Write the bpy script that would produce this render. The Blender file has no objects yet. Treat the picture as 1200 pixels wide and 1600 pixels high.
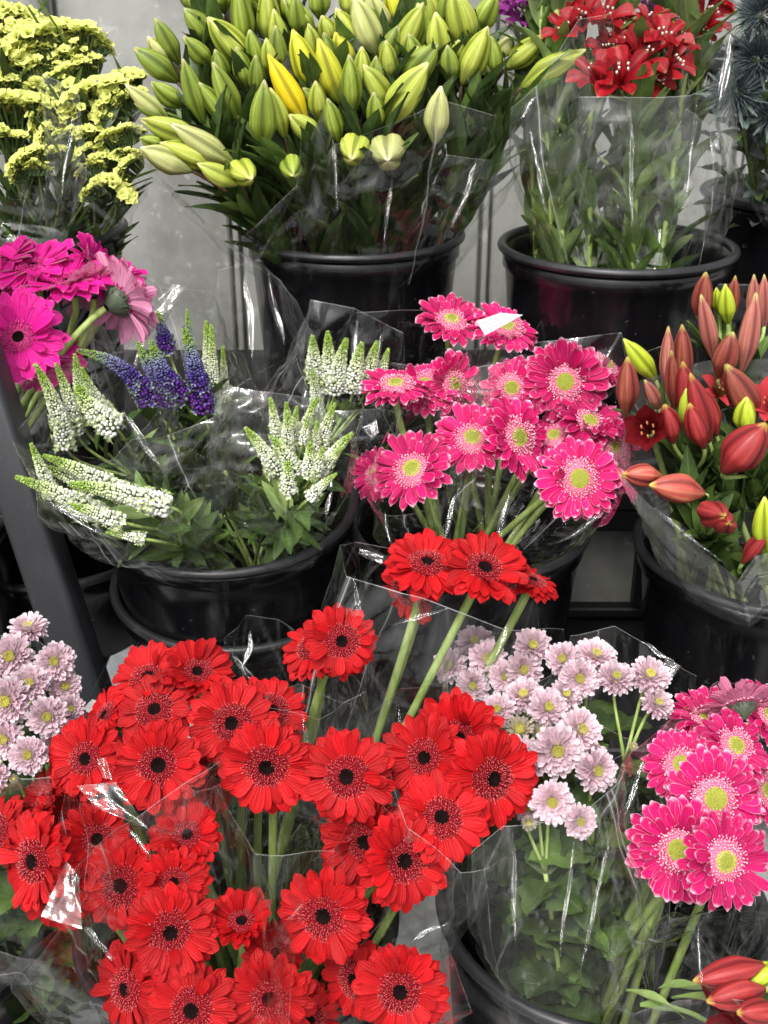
import bpy, math, random
from mathutils import Vector, Matrix, noise

sc = bpy.context.scene
COL = sc.collection
R = math.radians

# ------------------------------------------------------------------ camera
CAM_H, PITCH, FPX = 1.19, R(25.5), 1800.0
cd = bpy.data.cameras.new('camera')
cam = bpy.data.objects.new('camera', cd)
COL.objects.link(cam)
cam.location = (0, 0, CAM_H)
cam.rotation_euler = (R(90) - PITCH, 0, 0)
cd.sensor_fit = 'VERTICAL'
cd.sensor_height = 36
cd.lens = 36 * FPX / 1600
cd.clip_start, cd.clip_end = 0.05, 200
cd.dof.use_dof = True
cd.dof.focus_distance = 1.15
cd.dof.aperture_fstop = 13
sc.camera = cam

# ------------------------------------------------------------------ sky, sun, exposure (soft open shade)
SUN_EL, SUN_AZ = R(58), R(200)
w = bpy.data.worlds.new('World')
sc.world = w
w.use_nodes = True
nt = w.node_tree
nt.nodes.clear()
sky = nt.nodes.new('ShaderNodeTexSky')
sky.sky_type = 'NISHITA'
sky.sun_disc = False
sky.sun_elevation = SUN_EL
sky.sun_rotation = SUN_AZ
sky.air_density, sky.dust_density, sky.ozone_density = 1.0, 6.0, 1.0
hs = nt.nodes.new('ShaderNodeHueSaturation')
hs.inputs['Saturation'].default_value = 0.22
bg = nt.nodes.new('ShaderNodeBackground')
bg.inputs['Strength'].default_value = 0.15
wo = nt.nodes.new('ShaderNodeOutputWorld')
nt.links.new(sky.outputs[0], hs.inputs['Color'])
nt.links.new(hs.outputs[0], bg.inputs[0])
nt.links.new(bg.outputs[0], wo.inputs[0])
sl = bpy.data.lights.new('sun', 'SUN')
sl.energy = 1.15
sl.angle = R(14)
sl.color = (1.0, 0.97, 0.92)
sun = bpy.data.objects.new('sun', sl)
COL.objects.link(sun)
# light comes from behind and above the camera, a little from the left
sun.rotation_euler = Vector((-0.25, -0.62, 0.95)).to_track_quat('Z', 'Y').to_euler()
sun.location = (-1, -2, 4)
sc.view_settings.view_transform = 'Standard'
sc.view_settings.look = 'None'
sc.view_settings.gamma = 1
sc.view_settings.exposure = 0.84
sc.view_settings.use_curve_mapping = False
sc.render.engine = 'CYCLES'
sc.cycles.max_bounces = 10
sc.cycles.diffuse_bounces = 4
sc.cycles.glossy_bounces = 4
sc.cycles.transmission_bounces = 6
sc.cycles.transparent_max_bounces = 64
sc.cycles.use_denoising = True
sc.cycles.caustics_reflective = False
sc.cycles.caustics_refractive = False

FWD = Vector((0, math.cos(PITCH), -math.sin(PITCH)))
UP = Vector((0, math.sin(PITCH), math.cos(PITCH)))
RT = Vector((1, 0, 0))
CAM = Vector((0, 0, CAM_H))
rnd = random.Random(7)


def at(px, py, y):
    """photo pixel (1200x1600) on the plane world Y = y -> point"""
    v = FWD + RT * ((px - 600) / FPX) + UP * ((800 - py) / FPX)
    return CAM + v * (y / v.y)


def depth(p):
    return (p - CAM).dot(FWD)


def metres(px, p):
    return px * depth(p) / FPX


def lerp(a, b, t):
    return a + (b - a) * t


def facing(t):
    """tilt of a flower against the viewing direction -> world normal"""
    tx, ty = t[0], t[1]
    tz = t[2] if len(t) > 2 else math.sqrt(max(0.02, 1 - tx * tx - ty * ty))
    return (RT * tx + UP * ty - FWD * tz).normalized()


# ------------------------------------------------------------------ mesh builder
class MB:
    def __init__(self):
        self.v, self.f, self.uv, self.m, self.c = [], [], [], [], []

    def vert(self, p, uv=(0.5, 0.5), c=0.0):
        self.v.append(tuple(p))
        self.uv.append(uv)
        self.c.append(c)
        return len(self.v) - 1

    def face(self, idx, m=0):
        self.f.append(tuple(idx))
        self.m.append(m)

    def grid(self, rows, m=0, closed=False):
        """rows: list of rows of (point, uv, c); quads between them"""
        ids = [[self.vert(*q) for q in r] for r in rows]
        n = len(ids[0])
        for a, b in zip(ids, ids[1:]):
            for j in range(n if closed else n - 1):
                k = (j + 1) % n
                self.face((a[j], a[k], b[k], b[j]), m)
        return ids

    def mesh(self, name, mats, smooth=True):
        me = bpy.data.meshes.new(name)
        me.from_pydata(self.v, [], self.f)
        for mt in mats:
            me.materials.append(mt)
        if len(mats) > 1:
            me.polygons.foreach_set('material_index', self.m)
        uvl = me.uv_layers.new(name='UVMap')
        li = [0] * len(me.loops)
        me.loops.foreach_get('vertex_index', li)
        buf = []
        for i in li:
            buf.extend(self.uv[i])
        uvl.data.foreach_set('uv', buf)
        at_ = me.attributes.new('tone', 'FLOAT', 'POINT')
        at_.data.foreach_set('value', self.c)
        if smooth:
            me.polygons.foreach_set('use_smooth', [True] * len(me.polygons))
        me.update()
        return me


def link(name, me, parent=None, loc=(0, 0, 0), mat=None):
    o = bpy.data.objects.new(name, me)
    COL.objects.link(o)
    if parent:
        o.parent = parent
    if mat is not None:
        o.matrix_local = mat
    else:
        o.location = loc
    return o


def thing(name, label, cat, loc, group=None):
    o = bpy.data.objects.new(name, None)
    o.empty_display_size = 0.02
    COL.objects.link(o)
    o.location = loc
    tag(o, label, cat, group)
    return o


def tag(o, label, cat, group=None):
    o['label'] = label
    o['category'] = cat
    if group:
        o['group'] = group
    return o


def frame_of(n, spin=0.0):
    z = Vector(n).normalized()
    x = z.orthogonal().normalized()
    y = z.cross(x)
    m = Matrix((x, y, z)).transposed()
    return m @ Matrix.Rotation(spin, 3, 'Z')


def tr(loc, n, spin, s):
    m = frame_of(n, spin).to_4x4()
    if isinstance(s, (int, float)):
        s = (s, s, s)
    return Matrix.Translation(loc) @ m @ Matrix.Diagonal((s[0], s[1], s[2], 1))


def bez(p0, p1, p2, p3, n):
    out = []
    for i in range(n + 1):
        t = i / n
        u = 1 - t
        out.append(p0 * u ** 3 + p1 * 3 * u * u * t + p2 * 3 * u * t * t + p3 * t ** 3)
    return out


def tube(mb, pts, r0, r1, sides=8, m=0, cap=True):
    n = len(pts)
    rows = []
    prev = None
    for i, p in enumerate(pts):
        d = (pts[min(i + 1, n - 1)] - pts[max(i - 1, 0)]).normalized()
        if prev is None:
            x = d.orthogonal().normalized()
        else:
            x = (prev - d * prev.dot(d)).normalized()
        prev = x
        y = d.cross(x)
        r = lerp(r0, r1, i / (n - 1))
        rows.append([(p + (x * math.cos(2 * math.pi * j / sides) + y * math.sin(2 * math.pi * j / sides)) * r,
                      (j / sides, i / (n - 1)), 0.0) for j in range(sides)])
    ids = mb.grid(rows, m, closed=True)
    if cap:
        mb.face(tuple(reversed(ids[0])), m)
        mb.face(tuple(ids[-1]), m)


def leaf(mb, base, d, up, L, W, bend=0.4, m=0, lobes=0, tone=0.5, rr=rnd, twist=0.0, fold=0.25):
    d = Vector(d).normalized()
    s = d.cross(Vector(up))
    if s.length < 1e-4:
        s = d.orthogonal()
    s.normalize()
    nrm = s.cross(d).normalized()
    rows = []
    N = 9 if lobes == 0 else 15
    p = Vector(base)
    ph = rr.uniform(0, 6)
    dd = d.copy()
    for i in range(N + 1):
        t = i / N
        wv = (math.sin(math.pi * min(1, t * 0.93 + 0.05)) ** 0.8) * (1 - 0.35 * t)
        if lobes:
            wv = 0.16 + 0.95 * math.sin(math.pi * t ** 0.85) * (0.5 + 0.5 * abs(math.sin(lobes * math.pi * t)))
        if i == N:
            wv = 0.02
        ang = twist * t
        sx = s * math.cos(ang) + nrm * math.sin(ang)
        nx = nrm * math.cos(ang) - s * math.sin(ang)
        row = []
        for j in range(5):
            a = (j - 2) / 2
            q = p + sx * (a * W * 0.5 * wv) + nx * (abs(a) * W * fold * wv + 0.05 * W * math.sin(ph + 9 * t + 2 * a))
            row.append((q, (j / 4, t), tone))
        rows.append(row)
        dd = (dd - nrm * (bend / N)).normalized()
        p = p + dd * (L / N)
    mb.grid(rows, m)


# ------------------------------------------------------------------ materials
class NT:
    """small helper around one material's node tree"""

    def __init__(self, name):
        self.mat = bpy.data.materials.new(name)
        self.mat.use_nodes = True
        self.t = self.mat.node_tree
        self.t.nodes.clear()
        self.out = self.t.nodes.new('ShaderNodeOutputMaterial')

    def n(self, kind, **kw):
        nd = self.t.nodes.new('ShaderNode' + kind)
        for k, v in kw.items():
            if k in nd.inputs.keys():
                self.put(nd.inputs[k], v)
            else:
                setattr(nd, k, v)
        return nd

    def put(self, sock, v):
        if hasattr(v, 'is_output') or isinstance(v, bpy.types.NodeSocket):
            self.t.links.new(v, sock)
        else:
            if isinstance(v, tuple) and len(v) == 3 and sock.type == 'RGBA':
                v = v + (1,)
            sock.default_value = v

    def math(self, op, a, b=None, c=None, clamp=False):
        nd = self.t.nodes.new('ShaderNodeMath')
        nd.operation = op
        nd.use_clamp = clamp
        for i, v in enumerate((a, b, c)):
            if v is not None:
                self.put(nd.inputs[i], v)
        return nd.outputs[0]

    def mix(self, f, a, b, blend='MIX'):
        nd = self.t.nodes.new('ShaderNodeMix')
        nd.data_type = 'RGBA'
        nd.blend_type = blend
        self.put(nd.inputs[0], f)
        self.put(nd.inputs[6], a)
        self.put(nd.inputs[7], b)
        return nd.outputs[2]

    def ramp(self, f, stops):
        nd = self.t.nodes.new('ShaderNodeValToRGB')
        cr = nd.color_ramp
        while len(cr.elements) < len(stops):
            cr.elements.new(0.5)
        for e, (p, c) in zip(cr.elements, stops):
            e.position = p
            e.color = c + (1,) if len(c) == 3 else c
        self.put(nd.inputs[0], f)
        return nd.outputs[0]

    def smooth(self, x, lo, hi):
        nd = self.t.nodes.new('ShaderNodeMapRange')
        nd.interpolation_type = 'SMOOTHSTEP'
        self.put(nd.inputs[0], x)
        nd.inputs[1].default_value = lo
        nd.inputs[2].default_value = hi
        return nd.outputs[0]

    def uv(self):
        nd = self.t.nodes.new('ShaderNodeUVMap')
        nd.uv_map = 'UVMap'
        sp = self.t.nodes.new('ShaderNodeSeparateXYZ')
        self.t.links.new(nd.outputs[0], sp.inputs[0])
        return nd.outputs[0], sp.outputs[0], sp.outputs[1]

    def obj(self):
        return self.t.nodes.new('ShaderNodeTexCoord').outputs['Object']

    def tone(self):
        nd = self.t.nodes.new('ShaderNodeAttribute')
        nd.attribute_name = 'tone'
        return nd.outputs['Fac']

    def rand(self):
        return self.t.nodes.new('ShaderNodeObjectInfo').outputs['Random']

    def noise(self, vec, scale, detail=3.0, rough=0.55):
        nd = self.t.nodes.new('ShaderNodeTexNoise')
        self.put(nd.inputs['Vector'], vec)
        nd.inputs['Scale'].default_value = scale
        nd.inputs['Detail'].default_value = detail
        nd.inputs['Roughness'].default_value = rough
        return nd.outputs['Fac']

    def scaled(self, vec, s):
        nd = self.t.nodes.new('ShaderNodeMapping')
        self.put(nd.inputs['Vector'], vec)
        nd.inputs['Scale'].default_value = s
        return nd.outputs[0]

    def bump(self, h, strength, dist):
        nd = self.t.nodes.new('ShaderNodeBump')
        nd.inputs['Strength'].default_value = strength
        nd.inputs['Distance'].default_value = dist
        self.put(nd.inputs['Height'], h)
        return nd.outputs[0]

    def principled(self, col, rough=0.5, spec=0.5, normal=None, metal=0.0):
        nd = self.t.nodes.new('ShaderNodeBsdfPrincipled')
        self.put(nd.inputs['Base Color'], col)
        self.put(nd.inputs['Roughness'], rough)
        nd.inputs['Specular IOR Level'].default_value = spec
        nd.inputs['Metallic'].default_value = metal
        if normal is not None:
            self.put(nd.inputs['Normal'], normal)
        return nd.outputs[0]

    def leafy(self, col, trans, rough=0.5, spec=0.35, normal=None, tcol=None):
        """thin plant tissue: reflects and lets some light through"""
        p = self.principled(col, rough, spec, normal)
        tl = self.t.nodes.new('ShaderNodeBsdfTranslucent')
        self.put(tl.inputs[0], tcol if tcol is not None else col)
        if normal is not None:
            self.put(tl.inputs['Normal'], normal)
        return self.mixs(trans, p, tl.outputs[0])

    def mixs(self, f, a, b):
        nd = self.t.nodes.new('ShaderNodeMixShader')
        self.put(nd.inputs[0], f)
        self.t.links.new(a, nd.inputs[1])
        self.t.links.new(b, nd.inputs[2])
        return nd.outputs[0]

    def done(self, sh):
        self.t.links.new(sh, self.out.inputs[0])
        return self.mat


def hsv(t, col, f, amount):
    """per-object value shift"""
    k = t.math('MULTIPLY_ADD', f, amount, 1 - amount / 2)
    nd = t.t.nodes.new('ShaderNodeHueSaturation')
    t.put(nd.inputs['Value'], k)
    t.put(nd.inputs['Color'], col)
    return nd.outputs[0]


def petal_mat(name, body, base, edge, under, edge_amt, trans=0.3, tipw=7.0):
    t = NT(name)
    uv, u, v = t.uv()
    tone = t.tone()
    streak = t.noise(t.scaled(uv, (16, 1.4, 1)), 1.0, 3)
    e1 = t.math('ABSOLUTE', t.math('MULTIPLY_ADD', u, 2.0, -1.0))
    c = t.mix(t.smooth(v, 0.0, 0.35), base, body)
    c = t.mix(t.math('MULTIPLY', t.smooth(streak, 0.40, 0.68), 0.42), c, tuple(0.55 * x for x in body))
    if edge_amt > 0:
        ev = t.math('MAXIMUM', t.math('MULTIPLY', t.math('POWER', e1, 3.6), t.math('MULTIPLY_ADD', v, 0.45, 0.52)), t.math('POWER', v, tipw))
        ev = t.math('ADD', ev, t.math('MULTIPLY_ADD', streak, 0.5, -0.25))
        c = t.mix(t.math('MULTIPLY', t.smooth(ev, 0.55, 1.05), edge_amt), c, edge)
    c = hsv(t, c, tone, 0.5)
    c = hsv(t, c, t.rand(), 0.34)
    geo = t.n('NewGeometry')
    cu = t.mix(t.math('MULTIPLY', t.smooth(streak, 0.4, 0.7), 0.45), under, body)
    c = t.mix(geo.outputs['Backfacing'], c, cu)
    h = t.math('ADD', streak, t.math('MULTIPLY', t.math('SINE', t.math('MULTIPLY', u, 25.0)), 0.25))
    return t.done(t.leafy(c, trans, 0.55, 0.25, t.bump(h, 0.8, 0.0010)))


M = {}
M['red_petal'] = petal_mat('red gerbera petal', (0.47, 0.0045, 0.0075), (0.25, 0.002, 0.005), (0.8, .03, .03), (0.46, 0.035, 0.04), 0.0, 0.2)
M['pink_petal'] = petal_mat('edged pink gerbera petal', (0.62, 0.008, 0.135), (0.52, 0.006, 0.09), (0.90, 0.60, 0.74), (0.66, 0.24, 0.38), 1.0, 0.22, 4.5)
M['fuchsia_petal'] = petal_mat('fuchsia gerbera petal', (0.68, 0.010, 0.27), (0.52, 0.008, 0.18), (0.86, .32, .56), (0.74, 0.34, 0.50), 0.35, 0.3)
M['mum_petal'] = petal_mat('pale pink mum petal', (0.84, 0.60, 0.67), (0.83, 0.67, 0.50), (0.92, 0.84, 0.88), (0.84, 0.66, 0.74), 1.0, 0.2, 2.2)
M['mum_young'] = petal_mat('young mum petal', (0.72, 0.62, 0.50), (0.42, 0.48, 0.06), (0.80, 0.72, 0.68), (0.6, 0.6, 0.4), 0.75, 0.3)


def simple(name, col, rough=0.5, spec=0.4, var=0.3, scale=40.0, trans=0.0, col2=None, bump=0.0):
    t = NT(name)
    o = t.obj()
    nz = t.noise(o, scale, 4)
    c = t.mix(t.smooth(nz, 0.3, 0.7), tuple(x * (1 - var) for x in col), col2 if col2 else tuple(min(1, x * (1 + var)) for x in col))
    c = hsv(t, c, t.rand(), 0.25)
    nr = t.bump(nz, 0.4, bump) if bump else None
    if trans:
        return t.done(t.leafy(c, trans, rough, spec, nr))
    return t.done(t.principled(c, rough, spec, nr))


def floret_mat(name, low, high, lo=0.35, hi=0.95):
    t = NT(name)
    uv, u, v = t.uv()
    c = t.mix(t.smooth(v, lo, hi), low, high)
    c = hsv(t, c, t.tone(), 0.7)
    return t.done(t.leafy(c, 0.15, 0.5, 0.25))


M['red_floret'] = floret_mat('red floret', (0.24, 0.003, 0.008), (0.78, 0.17, 0.18), 0.5, 1.0)
M['dark_disc'] = simple('dark flower centre', (0.006, 0.002, 0.002), 0.85, 0.08, 0.5, 90)
M['red_bed'] = simple('dark red flower bed', (0.15, 0.002, 0.006), 0.8, 0.1, 0.4, 60)
M['olive_bed'] = simple('olive flower bed', (0.30, 0.31, 0.05), 0.8, 0.1, 0.3, 60)
M['pink_floret'] = floret_mat('pale pink floret', (0.62, 0.03, 0.14), (0.92, 0.55, 0.66), 0.3, 0.95)
M['fuchsia_floret'] = floret_mat('fuchsia floret', (0.4, 0.004, 0.12), (0.82, 0.10, 0.38), 0.4, 1.0)
M['yellow_disc'] = floret_mat('yellow green disc floret', (0.22, 0.25, 0.03), (0.62, 0.58, 0.17), 0.2, 0.9)
M['mum_disc'] = simple('mum centre', (0.44, 0.42, 0.05), 0.7, 0.2, 0.3, 90, 0.0, (0.66, 0.60, 0.18))


def stem_mat(name, a, b):
    t = NT(name)
    uv, u, v = t.uv()
    nz = t.noise(t.scaled(t.obj(), (140, 140, 14)), 1.0, 3)
    c = t.mix(t.smooth(nz, 0.3, 0.7), a, b)
    c = hsv(t, c, t.rand(), 0.4)
    return t.done(t.principled(c, 0.5, 0.35, t.bump(nz, 0.3, 0.0006)))


M['stem'] = stem_mat('pale green stem', (0.19, 0.27, 0.06), (0.34, 0.43, 0.14))
M['stem_dark'] = stem_mat('dark stem', (0.05, 0.085, 0.02), (0.10, 0.13, 0.035))
M['stem_brown'] = stem_mat('brownish stem', (0.055, 0.022, 0.015), (0.10, 0.06, 0.03))


def leaf_mat(name, a, b, vein, trans=0.22, rough=0.42):
    t = NT(name)
    uv, u, v = t.uv()
    e1 = t.math('ABSOLUTE', t.math('MULTIPLY_ADD', u, 2.0, -1.0))
    nz = t.noise(t.obj(), 45.0, 4)
    c = t.mix(t.smooth(nz, 0.3, 0.72), a, b)
    rib = t.math('SUBTRACT', 1.0, t.smooth(e1, 0.02, 0.13))
    sv = t.math('SINE', t.math('MULTIPLY', t.math('SUBTRACT', v, t.math('MULTIPLY', e1, 0.16)), 60.0))
    sv = t.smooth(sv, 0.75, 1.0)
    c = t.mix(t.math('MAXIMUM', t.math('MULTIPLY', rib, 0.7), t.math('MULTIPLY', sv, 0.25)), c, vein)
    c = hsv(t, c, t.tone(), 0.9)
    h = t.math('SUBTRACT', nz, t.math('MULTIPLY', sv, 0.6))
    return t.done(t.leafy(c, trans, rough, 0.4, t.bump(h, 0.35, 0.001)))


M['leaf'] = leaf_mat('mid green leaf', (0.062, 0.11, 0.022), (0.11, 0.18, 0.04), (0.14, 0.2, 0.07))
M['leaf_dark'] = leaf_mat('dark green leaf', (0.032, 0.06, 0.016), (0.065, 0.11, 0.026), (0.09, 0.13, 0.05))
M['leaf_pale'] = leaf_mat('pale green leaf', (0.13, 0.20, 0.055), (0.22, 0.30, 0.10), (0.26, 0.33, 0.15))
M['leaf_grey'] = leaf_mat('grey green leaf', (0.05, 0.07, 0.045), (0.10, 0.13, 0.08), (0.18, 0.2, 0.14))
M['leaf_bronze'] = leaf_mat('wilted bronze leaf', (0.10, 0.055, 0.035), (0.17, 0.09, 0.05), (0.2, 0.15, 0.1))


def bud_mat(name, base, body, ridge, tip, var=0.25):
    """lily bud: three ridges run the length of it, fine streaks, tip of its own colour"""
    t = NT(name)
    uv, u, v = t.uv()
    tone = t.tone()                              # 1 on a ridge, 0 in a seam
    streak = t.noise(t.scaled(uv, (46, 1.6, 1)), 1.0, 3)
    c = t.mix(t.smooth(v, 0.0, 0.30), base, body)
    c = t.mix(t.math('MULTIPLY', t.smooth(tone, 0.55, 0.95), 0.75), c, ridge)
    c = t.mix(t.math('MULTIPLY', t.smooth(streak, 0.48, 0.62), 0.5), c, tuple(x * 0.5 for x in body))
    c = t.mix(t.math('MULTIPLY', t.smooth(streak, 0.45, 0.32), 0.45), c, tuple(min(0.9, x * 1.25) for x in ridge))
    blot = t.noise(t.obj(), 55.0, 4)
    c = t.mix(t.math('MULTIPLY', t.smooth(blot, 0.5, 0.75), 0.4), c, ridge)
    spot = t.smooth(t.noise(t.obj(), 11.0, 3), 0.66, 0.72)
    c = t.mix(t.math('MULTIPLY', spot, 0.45), c, tuple(x * 0.45 for x in base))
    c = t.mix(t.smooth(v, 0.90, 1.0), c, tip)
    c = t.mix(t.math('MULTIPLY', t.smooth(tone, 0.20, 0.02), 0.8), c, tuple(x * 0.35 for x in body))
    c = hsv(t, c, t.rand(), var)
    p = t.leafy(c, 0.12, 0.46, 0.38, t.bump(streak, 0.35, 0.001))
    return t.done(p)


M['bud_green'] = bud_mat('green lily bud', (0.10, 0.14, 0.015), (0.21, 0.29, 0.028), (0.37, 0.43, 0.08), (0.42, 0.42, 0.18))
M['bud_deep'] = bud_mat('deep green lily bud', (0.09, 0.13, 0.016), (0.16, 0.225, 0.024), (0.27, 0.33, 0.055), (0.40, 0.38, 0.15))
M['bud_lime'] = bud_mat('lime lily bud', (0.20, 0.26, 0.02), (0.37, 0.44, 0.045), (0.51, 0.54, 0.13), (0.58, 0.56, 0.22))
M['bud_pale'] = bud_mat('pale cream green lily bud', (0.24, 0.30, 0.06), (0.44, 0.47, 0.15), (0.56, 0.55, 0.25), (0.68, 0.62, 0.40))
M['bud_yellow'] = bud_mat('yellow lily bud', (0.34, 0.40, 0.03), (0.56, 0.56, 0.03), (0.66, 0.64, 0.05), (0.76, 0.64, 0.10))
M['bud_ripe'] = bud_mat('golden ripe lily bud', (0.60, 0.50, 0.02), (0.84, 0.62, 0.01), (0.86, 0.66, 0.02), (0.84, 0.50, 0.03), 0.1)
M['bud_brown'] = bud_mat('russet lily bud', (0.19, 0.055, 0.03), (0.27, 0.050, 0.038), (0.33, 0.12, 0.06), (0.42, 0.36, 0.08))
M['bud_red'] = bud_mat('dark red lily bud', (0.20, 0.03, 0.025), (0.30, 0.022, 0.025), (0.40, 0.05, 0.045), (0.46, 0.30, 0.06))
M['bud_orange'] = bud_mat('orange red lily bud', (0.34, 0.09, 0.05), (0.42, 0.070, 0.055), (0.48, 0.17, 0.09), (0.60, 0.42, 0.07))
M['bud_rose'] = bud_mat('rosy lily bud', (0.36, 0.12, 0.09), (0.42, 0.12, 0.10), (0.48, 0.24, 0.16), (0.5, 0.42, 0.15))
M['bud_new'] = bud_mat('bright lime lily bud', (0.25, 0.34, 0.02), (0.44, 0.55, 0.03), (0.52, 0.60, 0.06), (0.55, 0.58, 0.12), 0.12)


def spike_mat(name, low, mid, tip, speck):
    t = NT(name)
    uv, u, v = t.uv()
    c = t.ramp(v, [(0.0, low), (0.42, mid), (0.66, speck), (0.84, tip), (1.0, tip)])
    c = t.mix(t.math('MULTIPLY', t.smooth(u, 0.82, 0.9), 0.6), c, speck)
    c = hsv(t, c, t.tone(), 0.55)
    return t.done(t.leafy(c, 0.15, 0.5, 0.3))


M['spike_white'] = spike_mat('white speedwell florets', (0.80, 0.80, 0.74), (0.76, 0.78, 0.66), (0.27, 0.40, 0.06), (0.58, 0.66, 0.34))
M['spike_purple'] = spike_mat('purple speedwell florets', (0.13, 0.02, 0.24), (0.048, 0.02, 0.20), (0.25, 0.38, 0.06), (0.19, 0.20, 0.34))
M['spike_core_w'] = simple('speedwell core', (0.10, 0.16, 0.05), 0.6, 0.3)
M['spike_core_p'] = simple('dark speedwell core', (0.045, 0.04, 0.10), 0.6, 0.3)


def papery(name, a, b):
    t = NT(name)
    uv, u, v = t.uv()
    c = t.mix(t.smooth(v, 0.2, 0.9), a, b)
    c = hsv(t, c, t.tone(), 0.4)
    return t.done(t.leafy(c, 0.3, 0.6, 0.2))


M['statice'] = papery('yellow statice floret', (0.52, 0.57, 0.10), (0.71, 0.73, 0.22))
M['alst_red'] = None


def alst_mat(name, body, streak_c, tip):
    t = NT(name)
    uv, u, v = t.uv()
    s = t.noise(t.scaled(uv, (26, 3.0, 1)), 1.0, 2)
    c = t.mix(t.math('MULTIPLY', t.smooth(s, 0.52, 0.60), 0.85), body, streak_c)
    c = t.mix(t.smooth(v, 0.90, 1.0), c, tip)
    c = hsv(t, c, t.tone(), 0.5)
    return t.done(t.leafy(c, 0.25, 0.42, 0.3, t.bump(s, 0.4, 0.001)))


M['alst_red'] = alst_mat('red alstroemeria petal', (0.32, 0.005, 0.012), (0.07, 0.001, 0.003), (0.30, 0.10, 0.05))
M['alst_purple'] = alst_mat('purple alstroemeria petal', (0.28, 0.03, 0.24), (0.10, 0.008, 0.10), (0.5, 0.4, 0.4))
M['lily_petal'] = alst_mat('dark red lily petal', (0.15, 0.006, 0.009), (0.07, 0.002, 0.004), (0.42, 0.05, 0.05))
M['lily_rose'] = alst_mat('coral lily petal', (0.55, 0.05, 0.06), (0.42, 0.03, 0.05), (0.6, 0.12, 0.1))
M['anther'] = simple('pale anther', (0.62, 0.55, 0.45), 0.7, 0.2)
M['anther_brown'] = simple('rust anther', (0.35, 0.14, 0.05), 0.8, 0.2)
M['thistle'] = simple('steel blue thistle', (0.040, 0.058, 0.068), 0.5, 0.35, 0.45, 60, 0.0, (0.10, 0.130, 0.135))
M['thistle_leaf'] = leaf_mat('silvery thistle bract', (0.05, 0.075, 0.065), (0.12, 0.15, 0.13), (0.25, 0.28, 0.25))


def film_mat(name, veil, glossk):
    """clear cellophane: mirror-like thin sheet, milky at creases, with highlight streaks and edge glint painted in"""
    t = NT(name)
    crease = t.tone()
    o = t.obj()
    wr = t.n('TexNoise', Scale=38.0, Detail=3.0, Roughness=0.6)
    t.put(wr.inputs['Vector'], o)
    wr2 = t.n('TexNoise', Scale=9.0, Detail=2.0)
    t.put(wr2.inputs['Vector'], o)
    ridge = t.math('ABSOLUTE', t.math('MULTIPLY_ADD', wr.outputs['Fac'], 2.0, -1.0))
    h = t.math('ADD', t.math('MULTIPLY', ridge, -0.55), wr2.outputs['Fac'])
    uvh, uh, vh = t.uv()
    h = t.math('ADD', h, t.math('MULTIPLY', t.noise(t.scaled(uvh, (60, 1.6, 1)), 1.0, 2), 1.3))
    nrm = t.bump(h, 0.16, 0.003)
    lw = t.n('LayerWeight', Blend=0.5)
    t.put(lw.inputs['Normal'], nrm)
    sch = t.math('MULTIPLY_ADD', t.math('POWER', lw.outputs['Facing'], 5.0), 0.92, 0.045)
    refl = t.math('MINIMUM', t.math('MULTIPLY', sch, glossk), 0.75)
    tp = t.n('BsdfTransparent')
    t.put(tp.inputs[0], (0.975, 0.98, 0.975))
    gl = t.n('BsdfGlossy', Roughness=0.035)
    t.put(gl.inputs['Color'], (1, 1, 1))
    t.put(gl.inputs['Normal'], nrm)
    df = t.n('BsdfDiffuse')
    t.put(df.inputs['Color'], (0.85, 0.87, 0.87))
    tl = t.n('BsdfTranslucent')
    t.put(tl.inputs['Color'], (0.85, 0.87, 0.87))
    milk = t.mixs(0.5, df.outputs[0], tl.outputs[0])
    dust = t.smooth(t.noise(o, 190.0, 2), 0.74, 0.80)
    vf = t.math('MULTIPLY_ADD', t.math('POWER', crease, 1.8), 0.20, veil)
    vf = t.math('ADD', vf, t.math('MULTIPLY', t.smooth(crease, 0.86, 0.98), 0.34))
    uv, u_, v_ = t.uv()
    st = t.noise(t.scaled(uv, (75, 2.2, 1)), 1.0, 3, 0.6)
    vf = t.math('ADD', vf, t.math('MULTIPLY', t.smooth(st, 0.66, 0.80), 0.09))  # whitish streaks painted into the milk as soft highlights
    vf = t.math('ADD', vf, t.math('MULTIPLY', dust, 0.12), clamp=True)
    s = t.mixs(vf, tp.outputs[0], milk)
    s = t.mixs(refl, s, gl.outputs[0])
    return t.done(s)


M['film'] = film_mat('clear cellophane', 0.002, 0.72)
M['film_hem'] = film_mat('cellophane cut edge', 0.28, 4.0)  # extra milk and gloss stand in for the glint along cut edges
M['film_matt'] = film_mat('milky cellophane', 0.12, 1.6)


def plastic(name, col, rough):
    t = NT(name)
    o = t.obj()
    sc1 = t.noise(t.scaled(o, (30, 30, 6)), 1.0, 5, 0.65)
    spots = t.smooth(t.noise(o, 110.0, 3), 0.69, 0.76)
    scr = t.smooth(t.noise(t.scaled(o, (14, 160, 50)), 1.0, 4, 0.7), 0.68, 0.78)
    c = t.mix(t.math('MULTIPLY', t.smooth(sc1, 0.45, 0.8), 0.5), col, tuple(x * 2.2 + 0.006 for x in col))
    c = t.mix(t.math('MULTIPLY', spots, 0.35), c, (0.16, 0.16, 0.16))
    c = t.mix(t.math('MULTIPLY', scr, 0.34), c, (0.16, 0.16, 0.16))
    drip = t.smooth(t.noise(t.scaled(o, (22, 22, 2.5)), 1.0, 4, 0.7), 0.60, 0.72)
    c = t.mix(t.math('MULTIPLY', drip, 0.12), c, (0.15, 0.145, 0.14))
    rg = t.math('MULTIPLY_ADD', sc1, 0.25, rough - 0.06)
    return t.done(t.principled(c, rg, 0.42, t.bump(sc1, 0.15, 0.002)))


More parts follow.
